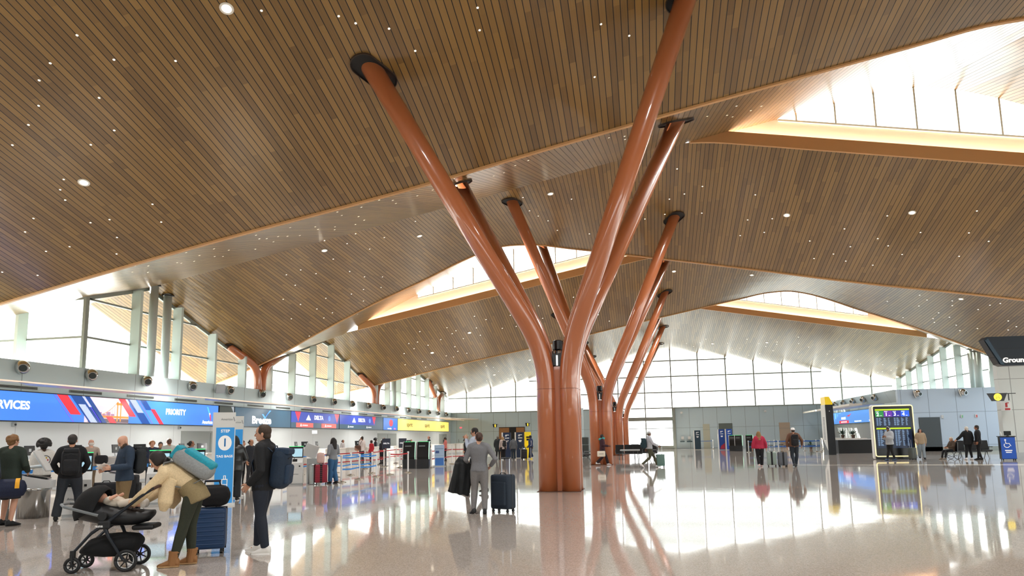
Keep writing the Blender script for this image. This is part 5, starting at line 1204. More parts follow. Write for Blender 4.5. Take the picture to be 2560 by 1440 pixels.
c0 = m0 = None; wheres = ['behind the curly haired boy', 'behind the man in black jumper', 'left of the bearded man', 'behind the bearded man', 'left of the STEP 1 totem', 'behind the STEP 1 totem', 'behind the leather jacket', 'behind the navy backpack man', 'above the green lit kiosk', 'behind the woman with the red suitcase', 'next beyond the woman with the red suitcase', 'under the DELTA screen', 'left of the doorway under the DELTA screen', 'right of the doorway', 'behind the two black kiosks', 'under the yellow screen', 'under the yellow screen, last']
ms_ = [19.9, 21.77, 23.77, 25.09, 27.72, 29.16, 31.5, 35., 38.04, 39.12, 40.69, 47, 52, 58, 63.5, 69, 74.5]
k = 0
for i in range(20):
    y = 18.6 + 3.05*i; wh = ['first', 'second', 'third', 'fourth', 'fifth', 'sixth', 'seventh', 'eighth', 'ninth', 'tenth', 'eleventh', 'twelfth', 'thirteenth', 'fourteenth', 'fifteenth', 'sixteenth', 'seventeenth', 'eighteenth', 'nineteenth', 'last'][i]+' from the left'
    c = c0 = counter() if c0 is None else None or dup(c0, (0, 0, 0)); c.location = (-20.6, y, 0)
    tag(c, 'white check in counter along the left wall, '+wh, 'counter', 'white check in counters')
for i, y in enumerate(ms_):
    m = monitor() if m0 is None else dup(m0, (0, 0, 0)); m0 = m; m.location = (-20.6, y, 1.083); m.rotation_euler = (0, 0, R(-20 if i % 2 else 12))
    tag(m, 'black monitor on a left wall counter, '+wheres[i], 'monitor', 'black monitors on the check in counters')
# belt barriers
POST = mat('post_white', '#dfe2e2', .3); BASE_ = mat('post_base', '#8f8678', .25, .9); BB = mat('belt_blue', '#2f86d6', .6); BR = mat('belt_red', '#b3202c', .6); BN = mat('belt_navy', '#2a5fa8', .6)
def stanchion(loc, to, belt, label, group, second=False):
    t = thing('barrier_post', label, 'barrier post', loc, 0, group)
    mb = MB(); mb.cyl((0, 0, .02), (0, 0, .98), .037, 12); mb.lathe([(.045, .9), (.045, .99), (.03, 1.0)], seg=12); obj('post', mb, POST, t)
    mb = MB(); mb.lathe([(.19, 0), (.19, .012), (.06, .045), (.04, .06)], seg=18); obj('base', mb, BASE_, t)
    if to is not None:
        d = Vector((to[0]-loc[0], to[1]-loc[1], 0)); u = d.normalized(); mb = MB()
        for z in ((.93, .5) if second else (.93,)):
            a = u*.04; b = d-u*.04; mb.loft([[a+Vector((0, 0, z)), a+Vector((0, 0, z-.055)), a+Vector((.004, .004, z-.055)), a+Vector((.004, .004, z))], [d*.5+Vector((0, 0, z-.03)), d*.5+Vector((0, 0, z-.085)), d*.5+Vector((.004, .004, z-.085)), d*.5+Vector((.004, .004, z-.03))], [b+Vector((0, 0, z)), b+Vector((0, 0, z-.055)), b+Vector((.004, .004, z-.055)), b+Vector((.004, .004, z))]])
        obj('belt', mb, belt, t)
    return t
ROWS = [
 ([(-11.22, 24.15), (-11.36, 26.12), (-11.31, 27.79)], BB, True, 'front blue belt row beyond the red suitcase'),
 ([(-11.33, 29.35), (-11.06, 31.03)], BR, False, 'front red belt row'),
 ([(-14.45, 25.63), (-14.9, 29.14), (-14.96, 31.6)], BB, True, 'rear blue belt row beyond the green lit kiosk'),
 ([(-13.1, 27.7), (-13.13, 29.25), (-12.81, 30.92)], BB, True, 'middle blue belt row'),
 ([(-15.9, 29.9), (-15.3, 35.91), (-15.18, 38.43)], BR, True, 'red belt row before the DELTA counters'),
 ([(-16.86, 41.75), (-16.67, 44.37), (-16.5, 47.2)], BR, True, 'farther red belt row at the DELTA notices'),
 ([(-11.7, 36.6), (-12.16, 38.86), (-12.01, 41.8), (-11.6, 45.)], BR, True, 'red belt row around the pale blue notice'),
 ([(-13.69, 37.07), (-13.9, 40.2)], BR, True, 'red belt row behind the black kiosks'),
 ([(-15.6, 11.6), (-15.2, 13.6), (-14.8, 15.6), (-14.5, 17.6), (-14.3, 19.6), (-14.3, 21.6)], BB, False, 'near blue belt row behind the bag tag kiosks'),
 ([(-16.6, 12.4), (-16.3, 14.6), (-16., 16.8), (-15.8, 19.), (-15.6, 21.2)], BB, False, 'back blue belt row behind the bag tag kiosks'),
 ([(8.54, 61.8), (10.62, 59.86), (12.2, 60.4), (13.94, 60.09)], BN, True, 'front dark blue belt row right of the raspberry top'),
 ([(10.33, 62.26), (10.48, 60.9), (12.0, 62.2), (13.94, 61.59)], BN, True, 'second dark blue belt row right of the raspberry top'),
 ([(11.2, 65.0), (12.4, 65.), (13.73, 65.01), (15.0, 64.6)], BN, True, 'third dark blue belt row right of the raspberry top'),
 ([(5.69, 79.07), (7.2, 79.)], BN, False, 'thin blue belt at the far wall')]
ORD = ['first', 'second', 'third', 'fourth', 'fifth', 'sixth']
for pts, bm_, two, lab in ROWS:
    for i, p in enumerate(pts):
        stanchion((p[0], p[1], 0), pts[i+1] if i+1 < len(pts) else None, bm_, ORD[i]+' white post of the '+lab, lab, two)
# black kiosks with green light
def black_kiosk(loc, rz, label, h=1.42):
    t = thing('black_kiosk', label, 'kiosk', loc, rz, 'black upright kiosks'); s = h/1.42
    prof = [(-.28, 0), (-.26, .5), (-.32, .62), (-.26, 1.0), (-.12, 1.42), (.2, 1.42), (.3, 1.0), (.26, 0)]
    mb = MB(); mb.prism([(-.33, y, z*s) for y, z in prof], (.66, 0, 0)); obj('body', mb, KB, t)
    for sx in (-1, 1):
        mb = MB(); mb.tube([(sx*.335, y, z*s) for y, z in prof[1:6]], .022, 6); obj('edge_light', mb, em('pale_green', '#bdf2d2', .9) if sx > 0 else mat('kiosk_edge', '#c9cdcc', .3), t)
    mb = MB(); mb.box((0, -.27, .8*s), (.5, .01, .02), Euler((-.2, 0, 0)).to_matrix()); mb.box((-.05, -.215, 1.2*s), (.34, .01, .05), Euler((-.33, 0, 0)).to_matrix()); obj('marking', mb, mat('kiosk_mark', '#7f8688', .4), t)
    mb = MB(); mb.box((.0, .05, 1.43*s), (.5, .25, .02)); obj('status_light', mb, GRN, t)
    return t
black_kiosk((-12.7, 35.9, 0), R(10), 'left one of the pair of black kiosks edged with green light'); black_kiosk((-11.85, 35.7, 0), R(10), 'right one of the pair of black kiosks edged with green light')
for i, (x, y) in enumerate(((8.0, 68.0), (8.35, 66.6), (9.3, 66.6))): black_kiosk((x, y, 0), R(-8), ['leftmost of three black kiosks at the far right, green at its side', 'middle of three black kiosks left of the pink top woman', 'rightmost of three black kiosks left of the pink top woman'][i], 1.45)
t = thing('notice_stand', 'small pale blue notice stand between red belts', 'notice', (-11.75, 38.3, 0), R(14))
mb = MB(); mb.box((0, 0, .62), (.56, .08, 1.2)); obj('panel', mb, mat('notice_blue', '#a9c4de', .5), t); mb = MB(); mb.box((0, 0, .015), (.7, .35, .03)); obj('base', mb, KG, t)
mb = MB(); mb.box((0, -.043, .27), (.48, .004, .42)); obj('lower_block', mb, mat('notice_deep', '#3f78c4', .5), t); mb = MB(); mb.box((-.12, -.043, .82), (.2, .004, .14)); obj('picture', mb, mat('notice_navy', '#3a5a94', .5), t); mb = MB(); mb.box((0, -.043, 1.02), (.46, .004, .02)); mb.box((0, -.043, .98), (.46, .004, .01)); mb.box((0, -.043, .62), (.5, .004, .008)); obj('text_lines', mb, mat('notice_line', '#5f7fa6', .5), t)
# far signs and kiosks on the right
def slab_sign(loc, rz, col, label, w_=.62, h=2.1, low=None, side=True):
    t = thing('totem', label, 'totem', loc, rz); mb = MB(); mb.box((0, .06, h/2), (w_+.12, .1, h)); obj('frame', mb, mat('totem_frame', '#dcdedb', .4), t); mb = MB(); mb.box((.05, 0, h/2+.02), (w_, .03, h-.04)); obj('panel', mb, mat('slab_'+col, col, .4), t)
    if low: mb = MB(); mb.poly([(-w_*.3, -.018, .1), (w_*.55, -.018, .1), (w_*.55, -.018, h*.34), (-w_*.1, -.018, h*.2)]); obj('lower_block', mb, mat('slab_'+low, low, .4), t, fix=False)
    W = mat('print_white', '#f0f0ee', .5, emit=.02); mb = MB()
    for z, a, b in ((.9, -.2, .25), (.86, -.25, -.02), (.78, -.26, .28), (.68, -.2, .2), (.64, -.15, .15)): mb.box(((a+b)/2*w_+.05, -.017, z*h), ((b-a)*w_, .004, .05))
    obj('print', mb, W, t); return t
slab_sign((5.35, 76.5, 0), 0, '#14303f', 'dark teal totem standing before the far grey wall', .62, 2.05)
slab_sign((7.55, 73.5, 0), 0, '#16408c', 'blue totem with a red corner, left one of two at the far right', .58, 2.1, '#a3253c'); slab_sign((8.25, 73.2, 0), 0, '#1a4fae', 'plain blue totem, right one of two at the far right', .58, 2.12)
# far left: airline totems by the wood lined opening
slab_sign((-10.9, 53.5, 0), R(12), '#152a4a', 'navy totem behind the woman with the pale top, left of two', .62, 2.0); slab_sign((-9.75, 53., 0), R(12), '#152a4a', 'navy totem behind the man in the grey hood, right of two', .62, 2.0)
t = thing('totem', 'yellow totem and shelf left of the man in the blue tracksuit', 'totem', (-8.95, 52.2, 0), R(10)); mb = MB(); mb.box((0, 0, 1.0), (.5, .2, 2.0)); obj('panel', mb, mat('totem_yel', '#f0d51c', .4, emit=.02), t); mb = MB(); mb.box((.05, -.2, .5), (.55, .3, 1.0)); obj('shelf_box', mb, MATS['totem_yel'], t); mb = MB(); mb.box((.02, -.11, 1.6), (.28, .01, .12)); mb.box((.0, -.11, 1.42), (.2, .01, .14)); obj('lettering', mb, mat('ink', '#15130c', .6), t)
t = thing('bin', 'dark round bin between the grey hood man and the yellow totem', 'bin', (-9.15, 51.0, 0)); mb = MB(); mb.lathe([(.17, 0), (.17, .7), (.25, .72), (.25, .78)], seg=16); obj('drum', mb, STEEL, t); mb = MB(); mb.lathe([(.26, .78), (.26, .84)], seg=16); obj('lid', mb, KB, t)
# seats
SEATM = mat('seat_black', '#17191d', .55); LEGM = mat('seat_leg', '#6f7578', .3, .8)
def bench(loc, rz, n, label, group='black seats by the tree columns'):
    t = thing('bench', label, 'seat', loc, rz, group); w_ = .6*n
    for i in range(n):
        x = -w_/2+.3+.6*i
        mb = MB(); mb.rbox((x, 0, .43), (.55, .5, .07), .03); obj('seat', mb, SEATM, t)
        mb = MB(); mb.rbox((x, .27, .72), (.55, .06, .52), .025, Euler((-.2, 0, 0)).to_matrix()); obj('backrest', mb, SEATM, t)
    mb = MB(); mb.box((0, .02, .36), (w_, .06, .06)); obj('beam', mb, LEGM, t)
    for x in (-w_/2+.25, w_/2-.25):
        mb = MB(); mb.tube([(x, -.26, .0), (x, -.05, .35), (x, .1, .35), (x, .32, .0)], .022, 8); obj('leg', mb, LEGM, t)
    for x in (-w_/2+.01, w_/2-.01):
        mb = MB(); mb.tube([(x, -.2, .62), (x, .22, .62), (x, .25, .45)], .022, 8); obj('armrest', mb, LEGM, t)
    return t
bench((-1.2, 47.3, 0), R(180), 3, 'nearer row of black seats between the second and third tree columns'); bench((-.2, 49.2, 0), R(178), 3, 'farther row of black seats before the third tree column')
bench((.4, 46.0, 0), R(-90), 2, 'black seats seen from the side behind the person in the pale hood'); bench((-3.75, 43.8, 0), R(100), 2, 'black seats beside the near tree column on the left of the second'); bench((17.6, 42.1, 0), R(0), 3, 'black seats behind the two people in black clothes', 'black seats at the right wall')
t = thing('table', 'low grey table between the black seats', 'table', (-1.1, 46.3, 0)); mb = MB(); mb.rbox((0, 0, .62), (1.3, .6, .1), .04); obj('tabletop', mb, mat('table_grey', '#aab0b4', .3), t)
for x in (-.5, .5): mb = MB(); mb.tube([(x, -.2, 0), (x, 0, .58), (x, .2, 0)], .02, 8); obj('leg', mb, LEGM, t)
t = thing('crate_stack', 'dark grey equipment case behind the seats, right of the nearest column', 'case', (-4.9, 52.3, 0)); mb = MB(); mb.rbox((0, 0, .5), (1.2, .7, .9), .04); mb.rbox((0, 0, 1.25), (1.2, .7, .55), .04); obj('case', mb, mat('crate_dark', '#3c4442', .6), t); mb = MB(); mb.box((-.1, -.36, 1.2), (.2, .01, .07)); mb.box((-.1, -.36, .4), (.2, .01, .07)); obj('label_plate', mb, KG, t)
for sx in (-.5, .5): mb = MB(); mb.cyl((sx, -.3, .045), (sx, .3, .045), .045, 10); obj('wheel', mb, KB, t)
# assistance desk at the right
t = thing('assistance_desk', 'blue fronted assistance desk with a white wheelchair symbol', 'desk', (17.75, 38.75, 0), R(-14))
mb = MB(); mb.box((0, 0, .62), (.62, .52, 1.1)); obj('body', mb, KB, t); mb = MB(); mb.box((0, -.265, .62), (.6, .01, 1.06)); f = obj('front_panel', mb, mat('desk_blue', '#1d4fa8', .4, emit=.02), t)
mb = MB(); W = mat('print_white', '#f0f0ee', .5, emit=.02); y = -.272
mb.poly([(-.1+.04*math.cos(a), y, 1.02+.04*math.sin(a)) for a in [2*PI*i/14 for i in range(14)]])
for p in ([(-.12, .97), (-.09, .97), (-.06, .83), (-.1, .83)], [(-.1, .86), (.05, .86), (.05, .83), (-.1, .83)], [(.03, .86), (.06, .86), (.13, .72), (.1, .71)]): mb.poly([(a, y, b) for a, b in p])
rr = [(-.05+.13*math.cos(a), .76+.13*math.sin(a)) for a in [R(140+20*i) for i in range(11)]]; r2_ = [(-.05+.1*math.cos(a), .76+.1*math.sin(a)) for a in [R(140+20*i) for i in range(11)]]
for i in range(10): mb.poly([(q[0], y, q[1]) for q in (rr[i], rr[i+1], r2_[i+1], r2_[i])])
obj('wheelchair_symbol', mb, W, f, fix=False); mb = MB(); mb.box((0, -.272, .5), (.3, .004, .05)); mb.box((0, -.272, .41), (.24, .004, .05)); obj('print', mb, W, f)
mb = MB(); mb.box((0, 0, 1.19), (.7, .6, .04)); obj('worktop', mb, KB, t)
for x in (-.25, .25):
    for y in (-.2, .2): mb = MB(); mb.cyl((x-.02, y, .035), (x+.02, y, .035), .035, 10); obj('wheel', mb, KB, t)
t = thing('monitor', 'small dark monitor on the blue assistance desk', 'monitor', (17.85, 38.8, 1.21), R(-14)); mb = MB(); mb.rbox((0, 0, .14), (.3, .05, .22), .01); obj('screen_case', mb, KB, t); mb = MB(); mb.lathe([(.08, 0), (.08, .01), (.02, .03)], seg=12); obj('stand', mb, KB, t)
t = thing('bottle', 'clear pump bottle on the blue assistance desk', 'bottle', (17.52, 38.75, 1.21)); mb = MB(); mb.lathe([(.04, 0), (.045, .02), (.045, .15), (.02, .19), (.015, .22)], seg=12); obj('body', mb, mat('bottle_pale', '#cfd6d4', .2), t); mb = MB(); mb.box((0, 0, .24), (.06, .02, .02)); obj('pump', mb, KW, t)
# ticket wing desks and plants on the right
for i, (x, y) in enumerate(((17.3, 66.5), (17.3, 62.6), (17.2, 70.3))):
    t = thing('service_desk', ['white service desk nearest the departures board, plant on it', 'white service desk under the right wall screen, middle', 'white service desk half hidden by the yellow topped totem'][(1, 0, 2)[i]], 'counter', (x, y, 0), 0, 'white service desks at the right wall'); mb = MB(); mb.box((0, 0, .52), (.8, 3.3, 1.0)); obj('body', mb, MATS['counter_white'], t); mb = MB(); mb.box((0, 0, 1.04), (.9, 3.4, .05)); obj('worktop', mb, MATS['counter_top'], t); mb = MB(); mb.box((-.41, .9, .5), (.02, .25, .96)); obj('dark_panel', mb, KB, t)
t = thing('dark_desk', 'long black fronted desk left of the departures board', 'desk', (15.3, 55.4, 0)); mb = MB(); mb.box((0, 0, .5), (2.6, .7, 1.0)); obj('body', mb, KB, t); mb = MB(); mb.box((0, 0, 1.02), (2.8, .85, .05)); obj('worktop', mb, KW, t)
def monitor_plant(loc, label):
    t = thing('potted_plant', label, 'plant', loc, 0, 'small leafy plants on the right wall desks'); mb = MB(); mb.lathe([(.12, 0), (.17, .28), (.15, .28)], seg=14); obj('pot', mb, mat('pot_brown', '#5a4636', .7), t)
    mb = MB(); rnd = random.Random(len(label))
    for k in range(16):
        a = rnd.uniform(0, 6.28); e = rnd.uniform(.25, 1.); L = rnd.uniform(.4, .7); d = Vector((math.cos(a)*(1-e*.75), math.sin(a)*(1-e*.75), e)).normalized(); s = d.cross(Vector((0, 0, 1))).normalized()*.07; b = Vector((0, 0, .26)); m_ = b+d*L*.55; tip = b+d*L+Vector((0, 0, -.08*(1-e)))
        mb.poly([b, m_-s, tip, m_+s])
    obj('leaves', mb, mat('leaf_dark', '#2f4636', .5), t, fix=False); return t
monitor_plant((17.3, 66.3, 1.065), 'left one of two leafy plants on the desks beside the yellow topped totem'); monitor_plant((17.2, 62.8, 1.065), 'right one of two leafy plants on the desks beside the yellow topped totem'); monitor_plant((15.9, 72.5, 0), 'leafy plant left of the yellow topped totem, behind the barriers')
# doors and openings
mb = MB(); mb.box((-16.0, YF-.02, 1.46), (3.2, .06, 2.92)); d1 = struct('door_1', mb, DARK)
mb = MB(); mb.box((-16.95, YF-.06, 1.42), (1.25, .04, 2.84)); mb.box((-14.95, YF-.06, 1.42), (1.0, .04, 2.84)); struct('door_panel', mb, PLAINWOOD, d1)
for i, (x0, x1, m, h) in enumerate(((6.44, 7.19, '#b9bba8', 2.8), (8.21, 9.71, '#5f6862', 2.84), (14.77, 15.92, '#b7a48e', 2.8))):
    mb = MB(); mb.box(((x0+x1)/2, YF-.02, h/2), (x1-x0, .07, h)); d = struct('door_%d' % (i+2), mb, mat('door_'+m, m, .5)); mb = MB(); mb.box(((x0+x1)/2, YF-.065, 2.15), (x1-x0, .02, .03)); struct('door_rail', mb, FRAME, d)
for i, (y0_, y1_) in enumerate(((32.5, 37.4), (59.7, 64.4), (78.8, 81.8))):
    mb = MB(); mb.box((-23.71, (y0_+y1_)/2*.98, 1.1), (.04, y1_-y0_, 2.2)); d = struct('door_%d' % (i+5), mb, mat('door_grey', '#9aa19d', .5)); mb = MB(); mb.box((-23.68, (y0_+y1_)/2*.98, 1.05), (.02, .06, 2.1)); struct('door_post', mb, FRAME, d)
mb = MB(); mb.box((21.6, JOGR-.02, 1.3), (1.5, .06, 2.6)); struct('door_8', mb, mat('door_dark', '#3b4448', .5))
mb = MB(); mb.box((27.2, JOGR-.03, .16), (15.4, .04, .32)); struct('baseboard_cross', mb, FRAME); mb = MB(); mb.box((28.1, 39.68, .18), (20., .03, .36)); struct('baseboard_right', mb, KG)
mb = MB(); mb.box((-7.4, 78., 2.4), (.95, .5, 4.8)); struct('wall_pier', mb, FARWALL)
# small wall things
t = thing('wall_speaker', 'flat pale speaker tilted on the left bulkhead above the blue screen', 'speaker', (-23.3, 34.3, 4.55), R(-35)); mb = MB(); mb.rbox((.12, 0, 0), (.14, .5, .5), .03, Euler((0, .25, 0)).to_matrix()); obj('box', mb, KG, t); mb = MB(); mb.cyl((-.3, 0, -.05), (.08, 0, -.05), .05, 10); obj('bracket', mb, KB, t)
for i, (x, y, z, l) in enumerate(((-23.73, 22.1, 2.36, 'under the word SERVICES'), (-23.73, 31.6, 2.36, 'under the word PRIORITY'))):
    t = thing('wall_box', 'small grey box on the left wall '+l, 'wall box', (x, y, z)); mb = MB(); mb.rbox((.05, 0, 0), (.1, .16, .16), .02); obj('box', mb, KG, t); mb = MB(); mb.cyl((.1, .02, 0), (.12, .02, 0), .04, 12); obj('lens', mb, KB, t)
def exit_sign(loc, rz, label, col): t = thing('exit_sign', label, 'sign', loc, rz); mb = MB(); mb.box((0, 0, 0), (.32, .06, .24)); obj('box', mb, KW, t); mb = MB(); mb.box((0, -.032, 0), (.28, .004, .18)); obj('face', mb, em('exit'+col, col), t)
exit_sign((-19.5, 38.2, 2.1), R(30), 'small white lit sign above the woman with the red suitcase', '#f6fbff'); exit_sign((-22.3, 81.6, 2.95), R(10), 'small red lit sign right of the yellow screen', '#ff5a6a')
t = thing('wall_sign', 'white sign with a red fire extinguisher symbol at far right', 'sign', (17.98, 39.45, 2.72), 0); mb = MB(); mb.box((.25, 0, 0), (.34, .3, .44)); obj('plate', mb, KW, t); mb = MB(); mb.box((.2, -.155, .06), (.1, .004, .22)); mb.box((.26, -.155, .17), (.12, .004, .04)); mb.box((.24, -.155, -.15), (.24, .004, .1)); obj('symbol', mb, mat('fire_red', '#b02a2e', .5), t)
t = thing('wall_cabinet', 'recessed extinguisher cabinet low on the near right wall', 'cabinet', (19.2, 39.66, .55)); mb = MB(); mb.box((0, 0, .25), (.28, .06, .95)); obj('frame', mb, mat('cab_grey', '#6f7774', .4, .4), t); mb = MB(); mb.box((-.06, -.035, .5), (.14, .01, .2)); obj('card', mb, KW, t)
for i, (x, l, c) in enumerate(((22.55, 'left one', KG), (23.9, 'green middle one', mat('light_green', '#6fae84', .4)), (24.9, 'right one with red', mat('alarm_red', '#b9524f', .4)))):
    t = thing('wall_alarm', 'small box high on the blue grey cross wall, '+l, 'alarm'); t.location = (x, JOGR-.035, 2.62); mb = MB(); mb.rbox((0, 0, 0), (.16, .08, .26), .02); obj('box', mb, KW, t); mb = MB(); mb.box((.02, -.045, 0), (.1, .01, .2)); obj('lens', mb, c, t)
t = thing('drinking_fountain', 'steel drinking fountains on the far wall beside the glass doors', 'fountain', (4.4, 81.6, .85)); mb = MB(); mb.rbox((-.35, 0, 0), (.5, .4, .12), .03); mb.rbox((.45, 0, 0), (.6, .4, .16), .03); obj('basin', mb, mat('fountain_dark', '#3f5258', .3, .5), t); mb = MB(); mb.box((-.3, .18, .4), (.3, .04, .35)); mb.box((.45, .18, .4), (.3, .04, .35)); obj('back_plate', mb, KW, t)
for loc, l in (((-7.2, 77.7, 3.9), 'on the grey pier behind the near column'), ((4.1, 81.7, 4.15), 'at the left end of the far right wall'), ((13.3, 81.7, 4.1), 'above the far kiosks on the right')):
    t = thing('dome_camera', 'white dome camera '+l, 'camera', loc); mb = MB(); mb.ell((0, -.15, 0), (.16, .16, .13), seg=12, rows=8); obj('dome', mb, KW, t); mb = MB(); mb.box((0, 0, .1), (.2, .3, .06)); obj('mount', mb, KG, t)
# ------------------------------------------------------------------ people farther back
def walk(s=1, st=.3): return dict(anL=(-.09, .30*st/.3*s, .10), anR=(.09, -.34*st/.3*s, .16), knL=(-.09, .2*s*st/.3, .5), knR=(.09, -.02*s, .47), wrL=(-.25, -.1*s, .9), wrR=(.25, .18*s, .92))
def up(x, y, D=None): return (x, y, 0)
def P(label, loc, deg, h, skin, top, bottom, shoe, hair, **k):
    k.setdefault('face', False); k.setdefault('vox', .024); k.setdefault('hands', (.5, .5)); return person(label, (loc[0], loc[1], 0), R(deg), h, k.pop('pose', None), skin, top, bottom, shoe, hair, **k)
# -- around the second column and the middle of the hall
P('person in maroon coat with teal hood walking past the second tree column', (-2.35, 37.4), -80, 1.66, '#5a3a2c', '#3a1c28', '#26161c', '#e4e2e6', ('short', '#141014'), pose={**walk(1), 'wrR': (.2, .32, 1.08), 'elR': (.25, .0, 1.13), 'wrL': (-.22, .05, .78)}, hem=.2, jacket=.04, topname='coat', legw=1.2)
t = CUR = [o for o in COL.objects if o.name.startswith('person')][-1]
mb = MB(); mb.tube([Vector((.11*math.cos(a), -.02+.12*math.sin(a), 1.46+.03*math.sin(a)))*.97 for a in [2*PI*i/14 for i in range(15)]], .06, 8); obj('hood', mb, mat('hood_teal', '#3a9a98', .8), [o for o in COL.objects if o.get('label', '').startswith('person in maroon')][0])
t = thing('case', 'cream square case carried by the person in maroon', 'bag', (-2.4, 37.05, .47), R(10)); mb = MB(); mb.rbox((0, 0, .15), (.42, .16, .3), .04); obj('shell', mb, mat('cream_case', '#e3dccb', .5), t); mb = MB(); mb.tube([(-.06, 0, .3), (-.05, 0, .36), (.05, 0, .36), (.06, 0, .3)], .012, 6); obj('handle', mb, KB, t); mb = MB(); mb.box((0, -.085, .15), (.24, .008, .02)); obj('name_bar', mb, KB, t)
t, HM, J = P('person in pale grey hoodie and cap striding to the right with a suitcase', (.12, 34.3), -78, 1.76, '#7d5a47', '#b9bcc4', '#4a4a38', '#e4e6e8', ('cap', '#4a4038'), pose={**walk(1, .36), 'elR': (.25, .12, 1.16), 'wrR': (.2, .38, 1.02)}, hem=.05, jacket=.035, topname='hoodie', fpitch=(0, -.6)); cap_on(t, HM, '#c9cdd0')
backpack('dark teal backpack on the person in the pale grey hoodie', place((.12, 34.3, 0), R(-78), (0, -.26, 1.16)), R(-78), (.32, .24, .48), '#15303a')
suitcase('sage green hard suitcase pushed by the person in the pale grey hoodie', (.63, 34.55, 0), R(5), (.4, .25, .56), '#5f7f78', handle=.4)
P('woman with long blond hair in a raspberry top and black trousers walking away', (5.2, 34.1), 0, 1.66, '#d6a58a', '#b02a48', '#16171b', '#dcc6c2', ('long', '#8a6a42'), pose={'anL': (-.07, -.1, .12), 'anR': (.07, .12, .085), 'elL': (-.3, -.05, 1.14), 'elR': (.3, -.04, 1.14), 'wrL': (-.33, .0, .9), 'wrR': (.32, .0, .9)}, hem=.0, jacket=.035, wd=1.2, legw=1.2)
suitcase('mint green suitcase with dark centre strap pulled by the woman in the raspberry top', (5.78, 34.5, 0), R(-4), (.42, .26, .62), '#a3b7ae', stripe='#1a1c20', handle=.3, ribs=False)
t, HM, J = P('man in brown jumper and white cap walking away with a black backpack', (6.68, 33.8), 2, 1.8, '#c99a7c', '#6b4a38', '#27303a', '#3a3d40', ('cap', '#3a2a20'), pose={'anL': (-.06, -.12, .12), 'anR': (.06, .12, .085), 'elR': (.34, -.05, 1.16), 'wrR': (.36, .08, .95), 'elL': (-.3, -.05, 1.14), 'wrL': (-.3, -.05, .88)}, hem=.05, jacket=.03, wd=1.15, legw=1.1); cap_on(t, HM, '#e6e4e2', back=True)
backpack('black backpack on the man in brown jumper', place((6.68, 33.8, 0), R(2), (0, -.24, 1.2)), R(2), (.33, .2, .5), '#121317')
suitcase('grey suitcase with black centre strap pulled by the man in brown jumper', (6.16, 33.9, 0), R(6), (.4, .26, .6), '#5b6068', stripe='#101114', handle=.35, ribs=False)
# -- at the departures board and right wall
t, HM, J = P('man in pale grey hoodie with white headphones looking at a phone', (12.8, 40.2), 118, 1.8, '#8a5f48', '#aab0b6', '#0f1013', '#27405c', ('short', '#15110f'), pose={'wrL': (-.1, .3, 1.22), 'wrR': (.1, .3, 1.2), 'elL': (-.25, .05, 1.14), 'elR': (.25, .05, 1.14), 'anL': (-.12, -.14, .085), 'anR': (.12, .12, .085)}, hem=.12, jacket=.05, turn=(0, -.4), topname='hoodie', face=True, beard='#15110f')
mb = MB(); mb.tube([HM @ Vector((.088*math.cos(a), -.01, .0+.14*math.sin(a))) for a in [PI*i/10 for i in range(11)]], .012, 6)
for s in (-1, 1): mb.ell(HM @ Vector((s*.088, -.01, -.01)), (.03, .042, .05), seg=10, rows=7)
obj('headphones', mb, mat('headphone_white', '#e6e6e4', .4), t)
t = thing('phone', 'phone in the hands of the man in front of the departures board', 'phone', place((12.8, 40.2, 0), R(118), (0, .38, 1.27)), R(118)); mb = MB(); mb.rbox((0, 0, 0), (.075, .012, .15), .008, Euler((.8, 0, 0)).to_matrix()); obj('case', mb, BLACK, t)
P('woman with long dark hair in beige cardigan and light jeans walking towards the camera', (14.62, 41.0), 172, 1.68, '#c08a72', '#a8957c', '#8b98a2', '#1b1b1e', ('long', '#1a1210'), pose=walk(1, .14), hem=.08, jacket=.035, face=True, legw=1.15)
suitcase('dark grey suitcase at the foot of the departures board', (14.05, 40.7, 0), R(100), (.42, .26, .6), '#4f5653', handle=.42, ribs=False)
P('person with white hair in black clothes standing at the right wall', (16.55, 40.1), 10, 1.74, '#c99a80', '#0e0f12', '#0e0f12', '#d9dadb', ('short', '#c9c4bb'), pose={'elL': (-.34, .05, 1.2), 'wrL': (-.45, .2, 1.05), 'anL': (-.16, 0, .085), 'anR': (.14, 0, .085)}, hem=.15, jacket=.04, wd=1.1)
P('man in black suit and white collar standing at the right wall', (17.0, 40.0), 75, 1.8, '#9a6a50', '#101115', '#0f1013', '#101012', ('short', '#1c1512'), pose={'anL': (-.08, .08, .085), 'anR': (.08, -.08, .085)}, hem=.15, jacket=.03, face=True)
P('seated person with pale hair in brown jacket at the right wall', (16.1, 41.0), 105, 1.6, '#c8987c', '#4a3b2e', '#16181d', '#7a6f62', ('short', '#cdbfae'), pose={'pelvis': (0, 0, .5), 'waist': (0, -.05, .64), 'chest': (0, -.08, .84), 'neck': (0, -.06, 1.03), 'head': (0, -.02, 1.17), 'shL': (-.18, -.07, .98), 'shR': (.18, -.07, .98), 'elL': (-.24, .05, .74), 'elR': (.24, .05, .74), 'wrL': (-.12, .3, .68), 'wrR': (.12, .3, .68), 'hipL': (-.09, 0, .5), 'hipR': (.09, 0, .5), 'knL': (-.12, .44, .52), 'knR': (.12, .44, .5), 'anL': (-.14, .55, .09), 'anR': (.1, .58, .09)}, jacket=.035)
t = thing('wheelchair', 'dark wheelchair under the seated person at the right wall', 'wheelchair', (16.1, 41.0, 0), R(105)); mb = MB(); mb.rbox((0, .12, .4), (.46, .5, .06), .02); obj('seat', mb, SEATM, t); mb = MB(); mb.rbox((0, -.16, .66), (.46, .05, .5), .02); obj('backrest', mb, SEATM, t)
